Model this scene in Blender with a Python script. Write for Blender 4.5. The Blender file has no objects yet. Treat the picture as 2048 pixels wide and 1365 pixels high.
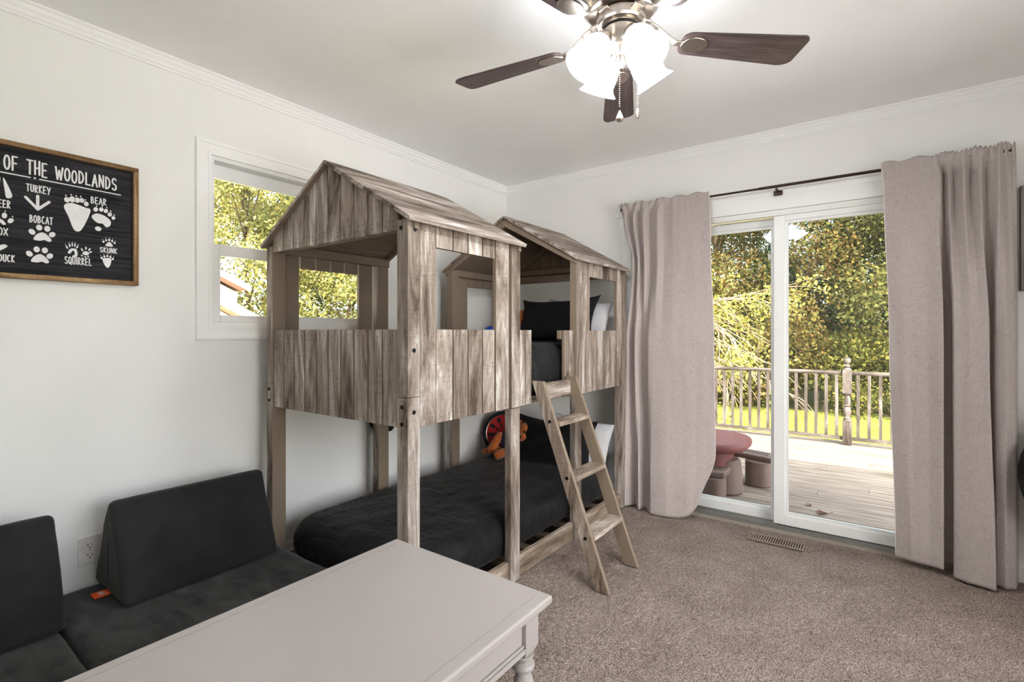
import bpy, bmesh, math, random
import numpy as np
from mathutils import Vector, Matrix, noise as mnoise

random.seed(7)
rng = np.random.default_rng(7)
SC = bpy.context.scene
COL = SC.collection
R = math.radians

# ------------------------------------------------------------------ camera
cam_d = bpy.data.cameras.new('camera')
cam = bpy.data.objects.new('camera', cam_d)
COL.objects.link(cam)
F_PX = 1002.6
cam_d.sensor_fit = 'HORIZONTAL'
cam_d.sensor_width = 36.0
cam_d.lens = 36.0 * F_PX / 2048.0
cam_d.shift_y = -(682.5 - 665.0) / 2048.0
cam_d.clip_start = 0.02
cam_d.clip_end = 300
YAW = math.atan(737 / F_PX)
cam.location = (2.574, -3.42, 1.209)
cam.rotation_euler = (R(90), 0, YAW)
SC.camera = cam

# ------------------------------------------------------------------ world, sun, exposure
w = bpy.data.worlds.new('world')
SC.world = w
w.use_nodes = True
nt = w.node_tree
nt.nodes.clear()
wo = nt.nodes.new('ShaderNodeOutputWorld')
bg = nt.nodes.new('ShaderNodeBackground')
sky = nt.nodes.new('ShaderNodeTexSky')
sky.sky_type = 'NISHITA'
sky.sun_disc = False
sky.sun_elevation = R(40)
sky.sun_rotation = R(135)
sky.air_density = 1.0
sky.dust_density = 2.5
sky.ozone_density = 0.6
hsv = nt.nodes.new('ShaderNodeHueSaturation')
hsv.inputs['Saturation'].default_value = 0.35
nt.links.new(sky.outputs[0], hsv.inputs['Color'])
nt.links.new(hsv.outputs[0], bg.inputs[0])
bg.inputs[1].default_value = 0.78
nt.links.new(bg.outputs[0], wo.inputs[0])

sun_d = bpy.data.lights.new('sun', 'SUN')
sun_d.energy = 8.5
sun_d.angle = R(0.6)
sun_d.color = (1.0, 0.93, 0.80)
sun = bpy.data.objects.new('sun', sun_d)
COL.objects.link(sun)
sun.location = (10, -12, 14)
sun.rotation_euler = Vector((-0.58, 0.55, -0.77)).to_track_quat('-Z', 'Y').to_euler()

LAMP_STRENGTH = 60.0

vs = SC.view_settings
SC.display_settings.display_device = 'sRGB'
vs.view_transform = 'Standard'
vs.look = 'None'
vs.exposure = 0.85
vs.gamma = 1.0
vs.use_curve_mapping = False
cy = SC.cycles
cy.use_denoising = True
cy.max_bounces = 14
cy.diffuse_bounces = 9
cy.glossy_bounces = 4
cy.transmission_bounces = 6
cy.transparent_max_bounces = 16
cy.sample_clamp_indirect = 8.0
cy.caustics_reflective = False
cy.caustics_refractive = False


# ------------------------------------------------------------------ material helpers
def srgb(r, g, b):
    def c(v):
        v /= 255.0
        return v / 12.92 if v <= 0.04045 else ((v + 0.055) / 1.055) ** 2.4
    return (c(r), c(g), c(b), 1.0)


class NT:
    def __init__(self, name):
        self.m = bpy.data.materials.new(name)
        self.m.use_nodes = True
        self.t = self.m.node_tree
        self.t.nodes.clear()
        self.out = self.n('ShaderNodeOutputMaterial')

    def n(self, typ, **kw):
        nd = self.t.nodes.new(typ)
        for k, v in kw.items():
            if k.startswith('i_'):
                key = k[2:]
                key = int(key) if key.isdigit() else key.replace('_', ' ')
                nd.inputs[key].default_value = v
            else:
                setattr(nd, k, v)
        return nd

    def l(self, a, b):
        self.t.links.new(a, b)

    def ramp(self, fac, stops):
        rp = self.n('ShaderNodeValToRGB')
        el = rp.color_ramp.elements
        while len(el) < len(stops):
            el.new(0.5)
        for e, (p, c) in zip(el, stops):
            e.position = p
            e.color = c
        self.l(fac, rp.inputs[0])
        return rp.outputs[0]

    def coords(self, scale=(1, 1, 1), rnd=False):
        tc = self.n('ShaderNodeTexCoord')
        mp = self.n('ShaderNodeMapping')
        mp.inputs['Scale'].default_value = scale
        src = tc.outputs['Object']
        if rnd:
            ge = self.n('ShaderNodeNewGeometry')
            ml = self.n('ShaderNodeMath', operation='MULTIPLY')
            ml.inputs[1].default_value = 37.0
            self.l(ge.outputs['Random Per Island'], ml.inputs[0])
            ad = self.n('ShaderNodeVectorMath', operation='ADD')
            self.l(src, ad.inputs[0])
            self.l(ml.outputs[0], ad.inputs[1])
            src = ad.outputs[0]
        self.l(src, mp.inputs['Vector'])
        return mp.outputs[0]

    def noise(self, vec, scale, detail=4, rough=0.55, dist=0.0):
        nn = self.n('ShaderNodeTexNoise')
        nn.inputs['Scale'].default_value = scale
        nn.inputs['Detail'].default_value = detail
        nn.inputs['Roughness'].default_value = rough
        nn.inputs['Distortion'].default_value = dist
        if vec is not None:
            self.l(vec, nn.inputs['Vector'])
        return nn.outputs[0]

    def mix(self, a, b, fac, blend='MIX'):
        mx = self.n('ShaderNodeMix', data_type='RGBA', blend_type=blend)
        for v, i in ((fac, 0), (a, 6), (b, 7)):
            if hasattr(v, 'is_output'):
                self.l(v, mx.inputs[i])
            else:
                mx.inputs[i].default_value = v
        return mx.outputs[2]

    def bump(self, h, strength, dist=0.01):
        bp = self.n('ShaderNodeBump')
        bp.inputs['Strength'].default_value = strength
        bp.inputs['Distance'].default_value = dist
        self.l(h, bp.inputs['Height'])
        return bp.outputs[0]

    def bsdf(self, color, rough=0.6, metal=0.0, spec=0.3, normal=None, sheen=0.0, emis=None, emis_s=0.0, coat=0.0):
        p = self.n('ShaderNodeBsdfPrincipled')
        if hasattr(color, 'is_output'):
            self.l(color, p.inputs['Base Color'])
        else:
            p.inputs['Base Color'].default_value = color
        if hasattr(rough, 'is_output'):
            self.l(rough, p.inputs['Roughness'])
        else:
            p.inputs['Roughness'].default_value = rough
        p.inputs['Metallic'].default_value = metal
        p.inputs['Specular IOR Level'].default_value = spec
        p.inputs['Sheen Weight'].default_value = sheen
        p.inputs['Coat Weight'].default_value = coat
        if emis is not None:
            p.inputs['Emission Color'].default_value = emis
            p.inputs['Emission Strength'].default_value = emis_s
        if normal is not None:
            self.l(normal, p.inputs['Normal'])
        self.l(p.outputs[0], self.out.inputs[0])
        return p


def mat_simple(name, col, rough=0.6, metal=0.0, spec=0.3, nscale=30.0, nvar=0.06, bump=0.0, bscale=200.0, sheen=0.0, coat=0.0):
    M = NT(name)
    co = M.coords()
    nv = M.noise(co, nscale, 3)
    dark = tuple(c * (1 - nvar) for c in col[:3]) + (1,)
    lite = tuple(min(1, c * (1 + nvar)) for c in col[:3]) + (1,)
    c = M.ramp(nv, [(0.3, dark), (0.7, lite)])
    nrm = None
    if bump > 0:
        nrm = M.bump(M.noise(co, bscale, 3), bump, 0.003)
    M.bsdf(c, rough, metal, spec, nrm, sheen, coat=coat)
    return M.m


def mat_weathered(name, axis, light=1.0, dark_amt=0.5, tint=(1, 1, 1)):
    """reclaimed barn-wood: streaks along the grain axis, faint saw marks across, tone per board"""
    M = NT(name)
    s_long = {'x': (2.2, 30, 30), 'y': (30, 2.2, 30), 'z': (30, 30, 2.2)}[axis]
    s_x = {'x': (210, 9, 9), 'y': (9, 210, 9), 'z': (9, 9, 210)}[axis]
    s_b = {'x': (1.6, 9, 9), 'y': (9, 1.6, 9), 'z': (9, 9, 1.6)}[axis]
    v1 = M.coords(s_long, True)
    v2 = M.coords(s_x, True)
    v3 = M.coords(s_b, True)
    n1 = M.noise(v1, 4.2, 8, 0.72, 0.4)
    n2 = M.noise(v2, 1.0, 3, 0.6, 0.3)
    n3 = M.noise(v3, 1.0, 8, 0.70, 0.8)
    n4 = M.noise(M.coords((1, 1, 1), True), 7.0, 3, 0.6, 0.5)
    def tc(r, g, b):
        c = srgb(r, g, b)
        return (c[0] * light * tint[0] * .87, c[1] * light * tint[1] * .92, c[2] * light * tint[2] * 1.02, 1)
    # patchy tone (worn paint) first, fine streaks on top
    c1 = M.ramp(n3, [(0.36, tc(92, 77, 64)), (0.46, tc(146, 130, 114)), (0.55, tc(178, 163, 147)), (0.63, tc(220, 211, 198))])
    c2 = M.ramp(n1, [(0.34, (0.40, 0.36, 0.33, 1)), (0.49, (0.92, 0.91, 0.9, 1)), (0.66, (1.16, 1.16, 1.16, 1))])
    c = M.mix(c1, c2, 0.35 + dark_amt * 0.6, 'MULTIPLY')
    # saw marks only where the patch mask allows
    c3 = M.ramp(n2, [(0.40, (0.58, 0.53, 0.49, 1)), (0.54, (1, 1, 1, 1))])
    mk = M.ramp(n4, [(0.45, (0, 0, 0, 1)), (0.66, (0.5, 0.5, 0.5, 1))])
    c = M.mix(c, c3, mk, 'MULTIPLY')
    ge = M.n('ShaderNodeNewGeometry')
    tone = M.ramp(ge.outputs['Random Per Island'], [(0.0, (0.74, 0.71, 0.68, 1)), (0.5, (0.98, 0.96, 0.94, 1)), (1.0, (1.12, 1.11, 1.09, 1))])
    c = M.mix(c, tone, 1.0, 'MULTIPLY')
    add = M.n('ShaderNodeMath', operation='ADD')
    M.l(n1, add.inputs[0])
    M.l(n2, add.inputs[1])
    M.bsdf(c, 0.72, 0, 0.25, M.bump(add.outputs[0], 0.3, 0.003))
    return M.m


def mat_fabric(name, col, weave=260.0, rough=0.9, sheen=0.15, contrast=0.18, big=6.0):
    M = NT(name)
    va = M.coords((weave, weave * 0.6, weave * 0.05))
    vb = M.coords((weave * 0.06, weave * 0.06, weave))
    na = M.noise(va, 1.0, 3)
    nb = M.noise(vb, 1.0, 3)
    mul = M.n('ShaderNodeMath', operation='ADD')
    M.l(na, mul.inputs[0])
    M.l(nb, mul.inputs[1])
    hal = M.n('ShaderNodeMath', operation='MULTIPLY')
    hal.inputs[1].default_value = 0.5
    M.l(mul.outputs[0], hal.inputs[0])
    d = tuple(c * (1 - contrast * 2.2) for c in col[:3]) + (1,)
    li = tuple(c * (1 + contrast) for c in col[:3]) + (1,)
    c = M.ramp(hal.outputs[0], [(0.34, d), (0.48, col), (0.62, li)])
    M.bsdf(c, rough, 0, 0.15, M.bump(hal.outputs[0], 0.25, 0.002), sheen)
    return M.m


def mat_black_cloth(name, base=(0.008, 0.008, 0.009), hi=(0.03, 0.03, 0.032), scale=7.0, sheen=0.25, fine=500.0, rough=0.85, stretch=(1, 1, 1)):
    M = NT(name)
    co = M.coords(stretch)
    n = M.noise(co, scale, 5, 0.6, 0.4)
    c = M.ramp(n, [(0.36, base + (1,)), (0.72, hi + (1,))])
    f = M.noise(M.coords(), fine, 2)
    M.bsdf(c, rough, 0, 0.2, M.bump(f, 0.25, 0.001), sheen)
    return M.m


def mat_glass(name, tint=(1, 1, 1, 1), refl=1.0):
    M = NT(name)
    tr = M.n('ShaderNodeBsdfTransparent')
    tr.inputs[0].default_value = tint
    gl = M.n('ShaderNodeBsdfGlossy')
    gl.inputs['Roughness'].default_value = 0.01
    fr = M.n('ShaderNodeFresnel')
    fr.inputs[0].default_value = 1.45
    ml = M.n('ShaderNodeMath', operation='MULTIPLY')
    ml.inputs[1].default_value = refl
    M.l(fr.outputs[0], ml.inputs[0])
    mx = M.n('ShaderNodeMixShader')
    M.l(ml.outputs[0], mx.inputs[0])
    M.l(tr.outputs[0], mx.inputs[1])
    M.l(gl.outputs[0], mx.inputs[2])
    M.l(mx.outputs[0], M.out.inputs[0])
    return M.m


def mat_leaves(name, cols, trans=0.35):
    M = NT(name)
    ge = M.n('ShaderNodeNewGeometry')
    stops = [(i / max(1, len(cols) - 1), c) for i, c in enumerate(cols)]
    c = M.ramp(ge.outputs['Random Per Island'], stops)
    df = M.n('ShaderNodeBsdfDiffuse')
    tl = M.n('ShaderNodeBsdfTranslucent')
    M.l(c, df.inputs[0])
    M.l(c, tl.inputs[0])
    mx = M.n('ShaderNodeMixShader')
    mx.inputs[0].default_value = trans
    M.l(df.outputs[0], mx.inputs[1])
    M.l(tl.outputs[0], mx.inputs[2])
    M.l(mx.outputs[0], M.out.inputs[0])
    return M.m


def mat_emit(name, col, strength):
    M = NT(name)
    e = M.n('ShaderNodeEmission')
    e.inputs[0].default_value = col
    e.inputs[1].default_value = strength
    M.l(e.outputs[0], M.out.inputs[0])
    return M.m


# ------------------------------------------------------------------ materials
m_wall = mat_simple('wall_paint', srgb(238, 238, 236), 0.8, spec=0.2, nscale=3, nvar=0.015, bump=0.25, bscale=160)
m_ceil = mat_simple('ceiling_paint', srgb(244, 244, 244), 0.9, spec=0.15, nscale=3, nvar=0.015, bump=0.35, bscale=110)
m_trim = mat_simple('white_trim', srgb(243, 243, 242), 0.45, spec=0.4, nscale=8, nvar=0.01)
m_vinyl = mat_simple('white_vinyl', srgb(236, 237, 236), 0.35, spec=0.45, nscale=6, nvar=0.01)
m_dark = mat_simple('dark_gap', srgb(38, 32, 28), 0.9)
m_alum = mat_simple('aluminium_sill', srgb(176, 176, 172), 0.35, metal=0.8, nscale=20)
m_glass = mat_glass('window_glass', refl=0.7)
m_glass_door = mat_glass('door_glass', (0.97, 1.0, 0.98, 1), 1.2)
m_taupe = mat_simple('taupe_paint', srgb(128, 113, 97), 0.6, nscale=12, nvar=0.06)
WZ = mat_weathered('weathered_wood_upright', 'z')
WX = mat_weathered('weathered_wood_crosswise', 'x')
WY = mat_weathered('weathered_wood_lengthwise', 'y', light=1.0, dark_amt=0.3)
WR = mat_weathered('weathered_roof_boards', 'y', light=1.05, dark_amt=0.22, tint=(0.98, 0.98, 1.0))
m_nail = mat_simple('nail_hole', srgb(40, 30, 24), 0.8)
m_bolt = mat_simple('black_bolt', srgb(28, 27, 27), 0.35, metal=0.6)
m_quilt = mat_black_cloth('black_quilt', (0.0032, 0.0032, 0.0036), (0.0135, 0.0132, 0.0138), 6.0, 0.06, rough=0.58)
m_sham = mat_black_cloth('black_sham', (0.003, 0.003, 0.0034), (0.009, 0.009, 0.0095), 14.0, 0.04)
m_suede = mat_black_cloth('black_suede', (0.012, 0.012, 0.012), (0.024, 0.024, 0.024), 5.0, 0.12)
m_suede2 = mat_black_cloth('black_suede_seat', (0.007, 0.007, 0.007), (0.052, 0.052, 0.050), 9.0, 0.15, stretch=(0.7, 1.6, 1))
m_pillow = mat_simple('white_pillowcase', srgb(188, 188, 190), 0.85, nscale=9, nvar=0.04)
m_table = mat_simple('white_table_paint', srgb(174, 167, 163), 0.38, spec=0.4, nscale=5, nvar=0.01)
m_curtain = mat_fabric('linen_curtain', srgb(176, 166, 163), 620.0, contrast=0.13)
m_hem = mat_simple('curtain_hem', srgb(220, 214, 208), 0.9)
m_rod = mat_simple('bronze_rod', srgb(62, 50, 45), 0.3, metal=0.7)
m_nickel = mat_simple('brushed_nickel', srgb(190, 180, 170), 0.28, metal=1.0, nscale=60, nvar=0.04)
m_frame = mat_weathered('oak_frame', 'y', light=1.0, dark_amt=0.12, tint=(1.0, 0.72, 0.42))
m_frame_z = mat_weathered('oak_frame_upright', 'z', light=1.0, dark_amt=0.12, tint=(1.0, 0.72, 0.42))
m_white_ink = mat_simple('white_paint', srgb(232, 232, 234), 0.7)
m_plate = mat_simple('white_plastic', srgb(230, 228, 224), 0.35, spec=0.5)
m_orange = mat_simple('orange_label', srgb(235, 92, 32), 0.6)
m_orange_fur = mat_simple('orange_plush', srgb(176, 92, 40), 0.95, nscale=60, nvar=0.35, bump=0.6, bscale=260, sheen=0.4)
m_brown_fur = mat_simple('brown_plush', srgb(92, 48, 24), 0.95, nscale=60, nvar=0.3, bump=0.6, bscale=260)
m_shirt = mat_simple('dark_patterned_cloth', srgb(62, 58, 78), 0.9, nscale=70, nvar=0.7)
m_red = mat_simple('red_board', srgb(176, 28, 26), 0.55)
m_blackp = mat_simple('black_plastic', srgb(22, 22, 25), 0.5)
m_blue = mat_simple('blue_rubber', srgb(28, 78, 170), 0.45)
m_grey = mat_simple('grey_canvas', srgb(126, 120, 116), 0.8, nscale=20)
m_blackfur = mat_black_cloth('black_fur', (0.004, 0.004, 0.004), (0.014, 0.013, 0.013), 40.0, 0.1, 300)
m_register = mat_simple('tan_metal', srgb(150, 130, 112), 0.5, metal=0.3)
m_red_plastic = mat_simple('faded_red_plastic', srgb(112, 60, 58), 0.55, nscale=9, nvar=0.08)
m_brown_plastic = mat_simple('taupe_plastic', srgb(106, 86, 80), 0.6, nscale=9, nvar=0.08)
m_rail = mat_weathered('weathered_railing', 'z', light=0.33, dark_amt=0.25, tint=(1.03, 0.96, 0.98))  # wood darkened all over to stand for shade on its room-facing faces
m_bark = mat_simple('bark', srgb(92, 76, 62), 0.9, nscale=9, nvar=0.35)
m_twig = mat_simple('pale_twig', srgb(150, 128, 104), 0.85, nscale=9, nvar=0.2)
m_siding = mat_simple('white_siding', srgb(240, 236, 230), 0.6)
m_fascia = mat_simple('tan_fascia', srgb(204, 178, 156), 0.7)
m_soffit = mat_simple('brown_soffit', srgb(168, 134, 108), 0.8)
m_roof_shingle = mat_simple('shingles', srgb(150, 130, 118), 0.9, nscale=20, nvar=0.2)
m_leaf_dry = mat_simple('dry_leaf', srgb(104, 72, 58), 0.8)
m_outside = mat_simple('house_siding_outside', srgb(205, 200, 190), 0.8)


def mat_blade():
    M = NT('dark_walnut_blade')
    tc = M.n('ShaderNodeTexCoord')
    mp = M.n('ShaderNodeMapping')
    mp.inputs['Scale'].default_value = (3, 45, 45)
    M.l(tc.outputs['Object'], mp.inputs[0])
    n = M.noise(mp.outputs[0], 2.0, 5, 0.6, 0.5)
    c = M.ramp(n, [(0.3, srgb(50, 41, 41)), (0.55, srgb(78, 65, 64)), (0.75, srgb(104, 90, 88))])
    M.bsdf(c, 0.4, 0, 0.4)
    return M.m


m_blade = mat_blade()


def mat_board():
    M = NT('black_sign_board')
    n = M.noise(M.coords((40, 3, 60)), 1.5, 5, 0.6)
    c = M.ramp(n, [(0.35, srgb(22, 22, 26)), (0.7, srgb(58, 57, 62))])
    M.bsdf(c, 0.75, 0, 0.2)
    return M.m


m_board = mat_board()


def mat_carpet():
    M = NT('speckled_carpet')
    a = M.noise(M.coords(), 210.0, 2, 0.6)
    b = M.noise(M.coords(), 5.0, 4, 0.6)
    c1 = M.ramp(a, [(0.32, srgb(78, 64, 55)), (0.45, srgb(128, 112, 102)), (0.56, srgb(160, 144, 133)), (0.7, srgb(196, 184, 174))])
    c2 = M.ramp(b, [(0.35, (0.80, 0.78, 0.76, 1)), (0.62, (1, 1, 1, 1))])
    c = M.mix(c1, c2, 1.0, 'MULTIPLY')
    M.bsdf(c, 0.95, 0, 0.1, M.bump(a, 0.7, 0.006), 0.1)
    return M.m


m_carpet = mat_carpet()


def mat_deck():
    M = NT('weathered_deck_boards')
    v1 = M.coords((1.2, 14, 14), True)
    n = M.noise(v1, 2.0, 5, 0.6, 0.4)
    c1 = M.ramp(n, [(0.3, srgb(98, 84, 75)), (0.5, srgb(134, 120, 109)), (0.75, srgb(164, 151, 138))])
    g = M.noise(M.coords((0.6, 3, 1)), 1.5, 3)
    c = M.mix(c1, srgb(112, 108, 66), M.ramp(g, [(0.55, (0, 0, 0, 1)), (0.75, (0.6, 0.6, 0.6, 1))]))
    ge = M.n('ShaderNodeNewGeometry')
    tone = M.ramp(ge.outputs['Random Per Island'], [(0.0, (0.86, 0.86, 0.86, 1)), (1.0, (1.08, 1.07, 1.05, 1))])
    c = M.mix(c, tone, 1.0, 'MULTIPLY')
    M.bsdf(c, 0.8, 0, 0.2)
    return M.m


m_deck = mat_deck()


def mat_lawn():
    M = NT('lawn_grass')
    a = M.noise(M.coords(), 14.0, 5, 0.7)
    b = M.noise(M.coords(), 0.8, 3)
    c1 = M.ramp(a, [(0.3, srgb(60, 70, 30)), (0.5, srgb(114, 118, 50)), (0.72, srgb(166, 156, 84))])
    c = M.mix(c1, srgb(150, 120, 70), M.ramp(b, [(0.55, (0, 0, 0, 1)), (0.8, (0.6, 0.6, 0.6, 1))]))
    M.bsdf(c, 0.95, 0, 0.1)
    return M.m


m_lawn = mat_lawn()
m_shade = mat_emit('lit_frosted_glass', (0.94, 0.97, 1.0, 1), LAMP_STRENGTH * 0.26)
m_shade_top = mat_emit('dim_frosted_glass', (0.95, 0.975, 1.0, 1), LAMP_STRENGTH * 0.05)
m_shade_in = mat_emit('lit_bulb_glass', (0.94, 0.965, 1.0, 1), LAMP_STRENGTH * 1.05)


# ------------------------------------------------------------------ mesh helpers
class MB:
    """collects boxes, prisms, tubes, lathes into ONE mesh"""
    def __init__(self):
        self.v, self.f, self.m = [], [], []

    def add(self, verts, faces, mi=0, M=None):
        o = len(self.v)
        if M is not None:
            verts = [tuple(M @ Vector(p)) for p in verts]
        self.v += [tuple(p) for p in verts]
        for k, fc in enumerate(faces):
            self.f.append([i + o for i in fc])
            self.m.append(mi[k] if isinstance(mi, (list, tuple)) else mi)

    def box(self, x0, x1, y0, y1, z0, z1, mi=0, M=None):
        """mi may be a dict of face directions: '-x','+x','-y','+y','-z','+z', default key 'd'"""
        v = [(x0, y0, z0), (x1, y0, z0), (x1, y1, z0), (x0, y1, z0), (x0, y0, z1), (x1, y0, z1), (x1, y1, z1), (x0, y1, z1)]
        f = [(0, 3, 2, 1), (4, 5, 6, 7), (0, 1, 5, 4), (2, 3, 7, 6), (1, 2, 6, 5), (0, 4, 7, 3)]
        if isinstance(mi, dict):
            mm = [mi.get(k, mi['d']) for k in ('-z', '+z', '-y', '+y', '+x', '-x')]
        else:
            mm = [mi] * 6
        self.add(v, f, mm, M)

    def prism(self, poly, axis, a, b, mi=0, mcaps=None, M=None):
        """poly of 2D points extruded along axis from a to b"""
        n = len(poly)
        def p3(p, t):
            if axis == 'y':
                return (p[0], t, p[1])
            if axis == 'x':
                return (t, p[0], p[1])
            return (p[0], p[1], t)
        v = [p3(p, a) for p in poly] + [p3(p, b) for p in poly]
        f = [(i, (i + 1) % n, (i + 1) % n + n, i + n) for i in range(n)]
        f += [tuple(range(n - 1, -1, -1)), tuple(range(n, 2 * n))]
        mm = [mi] * n + ([mi, mi] if mcaps is None else list(mcaps))
        self.add(v, f, mm, M)

    def tube(self, pts, rad, seg=8, mi=0, cap=True, M=None):
        pts = [Vector(p) for p in pts]
        n = len(pts)
        rads = rad if isinstance(rad, (list, tuple)) else [rad] * n
        v, f = [], []
        up = None
        for i, p in enumerate(pts):
            t = (pts[min(i + 1, n - 1)] - pts[max(i - 1, 0)]).normalized()
            if up is None:
                up = Vector((0, 0, 1)) if abs(t.z) < 0.9 else Vector((1, 0, 0))
            s = t.cross(up).normalized()
            up = s.cross(t).normalized()
            for k in range(seg):
                a = 2 * math.pi * k / seg
                v.append(p + (s * math.cos(a) + up * math.sin(a)) * rads[i])
        for i in range(n - 1):
            for k in range(seg):
                f.append((i * seg + k, i * seg + (k + 1) % seg, (i + 1) * seg + (k + 1) % seg, (i + 1) * seg + k))
        if cap:
            f.append(tuple(range(seg - 1, -1, -1)))
            f.append(tuple((n - 1) * seg + k for k in range(seg)))
        self.add(v, f, mi, M)

    def lathe(self, prof, seg=24, mi=0, M=None, cap=True):
        """prof: (radius, z) pairs about local z"""
        v, f = [], []
        for r_, z_ in prof:
            for k in range(seg):
                a = 2 * math.pi * k / seg
                v.append((r_ * math.cos(a), r_ * math.sin(a), z_))
        n = len(prof)
        for i in range(n - 1):
            for k in range(seg):
                f.append((i * seg + k, i * seg + (k + 1) % seg, (i + 1) * seg + (k + 1) % seg, (i + 1) * seg + k))
        if cap:
            f.append(tuple(range(seg - 1, -1, -1)))
            f.append(tuple((n - 1) * seg + k for k in range(seg)))
        self.add(v, f, mi, M)

    def ball(self, c, r, seg=20, rings=12, mi=0, fuzz=0.0, M=None):
        r = r if isinstance(r, (list, tuple)) else (r, r, r)
        v, f = [], []
        for i in range(rings + 1):
            th = math.pi * i / rings
            for k in range(seg):
                ph = 2 * math.pi * k / seg
                d = Vector((math.sin(th) * math.cos(ph), math.sin(th) * math.sin(ph), math.cos(th)))
                s = 1 + (fuzz * mnoise.noise(d * 4 + Vector(c) * 9) if fuzz else 0)
                v.append((c[0] + r[0] * d.x * s, c[1] + r[1] * d.y * s, c[2] + r[2] * d.z * s))
        for i in range(rings):
            for k in range(seg):
                f.append((i * seg + k, (i + 1) * seg + k, (i + 1) * seg + (k + 1) % seg, i * seg + (k + 1) % seg))
        self.add(v, f, mi, M)

    def build(self, name, mats, parent=None, smooth=False, bevel=0.0, bseg=2, angle=35):
        me = bpy.data.meshes.new(name)
        me.from_pydata(self.v, [], self.f)
        mats = mats if isinstance(mats, (list, tuple)) else [mats]
        for m in mats:
            me.materials.append(m)
        me.polygons.foreach_set('material_index', self.m)
        me.validate()
        bm = bmesh.new()
        bm.from_mesh(me)
        bmesh.ops.recalc_face_normals(bm, faces=bm.faces)
        bm.to_mesh(me)
        bm.free()
        if smooth:
            me.polygons.foreach_set('use_smooth', [True] * len(me.polygons))
            me.set_sharp_from_angle(angle=R(angle))
        o = bpy.data.objects.new(name, me)
        COL.objects.link(o)
        if bevel > 0:
            b = o.modifiers.new('bevel', 'BEVEL')
            b.width = bevel
            b.segments = bseg
            b.limit_method = 'ANGLE'
            b.angle_limit = R(40)
        attach(o, parent)
        return o


def attach(o, parent):
    if parent is not None:
        o.parent = parent
        o.matrix_parent_inverse = PM[parent.name].inverted()
        PM[o.name] = Matrix.Identity(4)     # parts sit at the world origin of their thing's space


PM = {}


def tag(o, label=None, cat=None, group=None, kind=None):
    if label: o['label'] = label
    if cat: o['category'] = cat
    if group: o['group'] = group
    if kind: o['kind'] = kind
    PM.setdefault(o.name, o.matrix_basis.copy())
    return o


def thing(name, label, cat, loc=(0, 0, 0), group=None, kind=None):
    o = bpy.data.objects.new(name, None)
    o.empty_display_size = 0.1
    COL.objects.link(o)
    o.location = loc
    PM[o.name] = Matrix.Translation(loc)
    if label: o['label'] = label
    if cat: o['category'] = cat
    if group: o['group'] = group
    if kind: o['kind'] = kind
    return o


def copy_tree(o, delta, parent=None):
    """copy a thing, its parts and sub-parts; the parts carry over their offset from the thing"""
    c = o.copy()
    COL.objects.link(c)
    if parent is None:
        c.location = Vector(o.location) + Vector(delta)
    else:
        c.parent = parent
    for ch in [x for x in list(COL.objects) if x.parent == o]:
        copy_tree(ch, delta, c)
    return c


def struct(o, label=None):
    o['kind'] = 'structure'
    if label: o['label'] = label
    PM.setdefault(o.name, o.matrix_basis.copy())
    return o


def mesh_np(name, verts, quads, mats, smooth=False, uv=None):
    me = bpy.data.meshes.new(name)
    nv, nf = len(verts), len(quads)
    k = quads.shape[1]
    me.vertices.add(nv)
    me.vertices.foreach_set('co', verts.astype(np.float32).ravel())
    me.loops.add(nf * k)
    me.loops.foreach_set('vertex_index', quads.astype(np.int32).ravel())
    me.polygons.add(nf)
    me.polygons.foreach_set('loop_start', np.arange(0, nf * k, k, dtype=np.int32))
    me.polygons.foreach_set('loop_total', np.full(nf, k, dtype=np.int32))
    if smooth:
        me.polygons.foreach_set('use_smooth', np.ones(nf, dtype=bool))
    me.update(calc_edges=True)
    for m in (mats if isinstance(mats, (list, tuple)) else [mats]):
        me.materials.append(m)
    o = bpy.data.objects.new(name, me)
    COL.objects.link(o)
    return o


def grid_quads(nu, nv):
    i = np.arange(nu - 1)[:, None] * nv + np.arange(nv - 1)[None, :]
    return np.stack([i, i + nv, i + nv + 1, i + 1], -1).reshape(-1, 4)


# ================================================================== ROOM SHELL
RX, RY, H = 3.72, -3.66, 2.44
WL0, WL1, WZ0, WZ1 = -2.347, -1.365, 1.24, 2.055      # window opening in left wall (y0,y1,z0,z1)
DX0, DX1, DZ1 = 1.13, 2.99, 1.955                     # patio door opening (x0,x1,top)
TH = 0.13

# carpet: real pile relief
def carpet_floor():
    st = 0.0075
    xs = np.arange(0, RX + st, st)
    ys = np.arange(RY, 0.02, st)
    X, Y = np.meshgrid(xs, ys, indexing='ij')
    Zr = rng.random(X.shape)
    Zr = (Zr + np.roll(Zr, 1, 0) * 0.4 + np.roll(Zr, 1, 1) * 0.4) / 1.8
    Zs = np.sin(X * 7.1 + np.sin(Y * 5.3) * 1.4) * np.sin(Y * 6.3 + np.cos(X * 4.4)) * 0.002
    V = np.stack([X + (rng.random(X.shape) - .5) * st * .7, Y + (rng.random(X.shape) - .5) * st * .7, -0.006 + Zr * 0.009 - 0.004 + Zs], -1).reshape(-1, 3)
    o = mesh_np('floor', V, grid_quads(len(xs), len(ys)), m_carpet, smooth=True)
    return struct(o)


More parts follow.
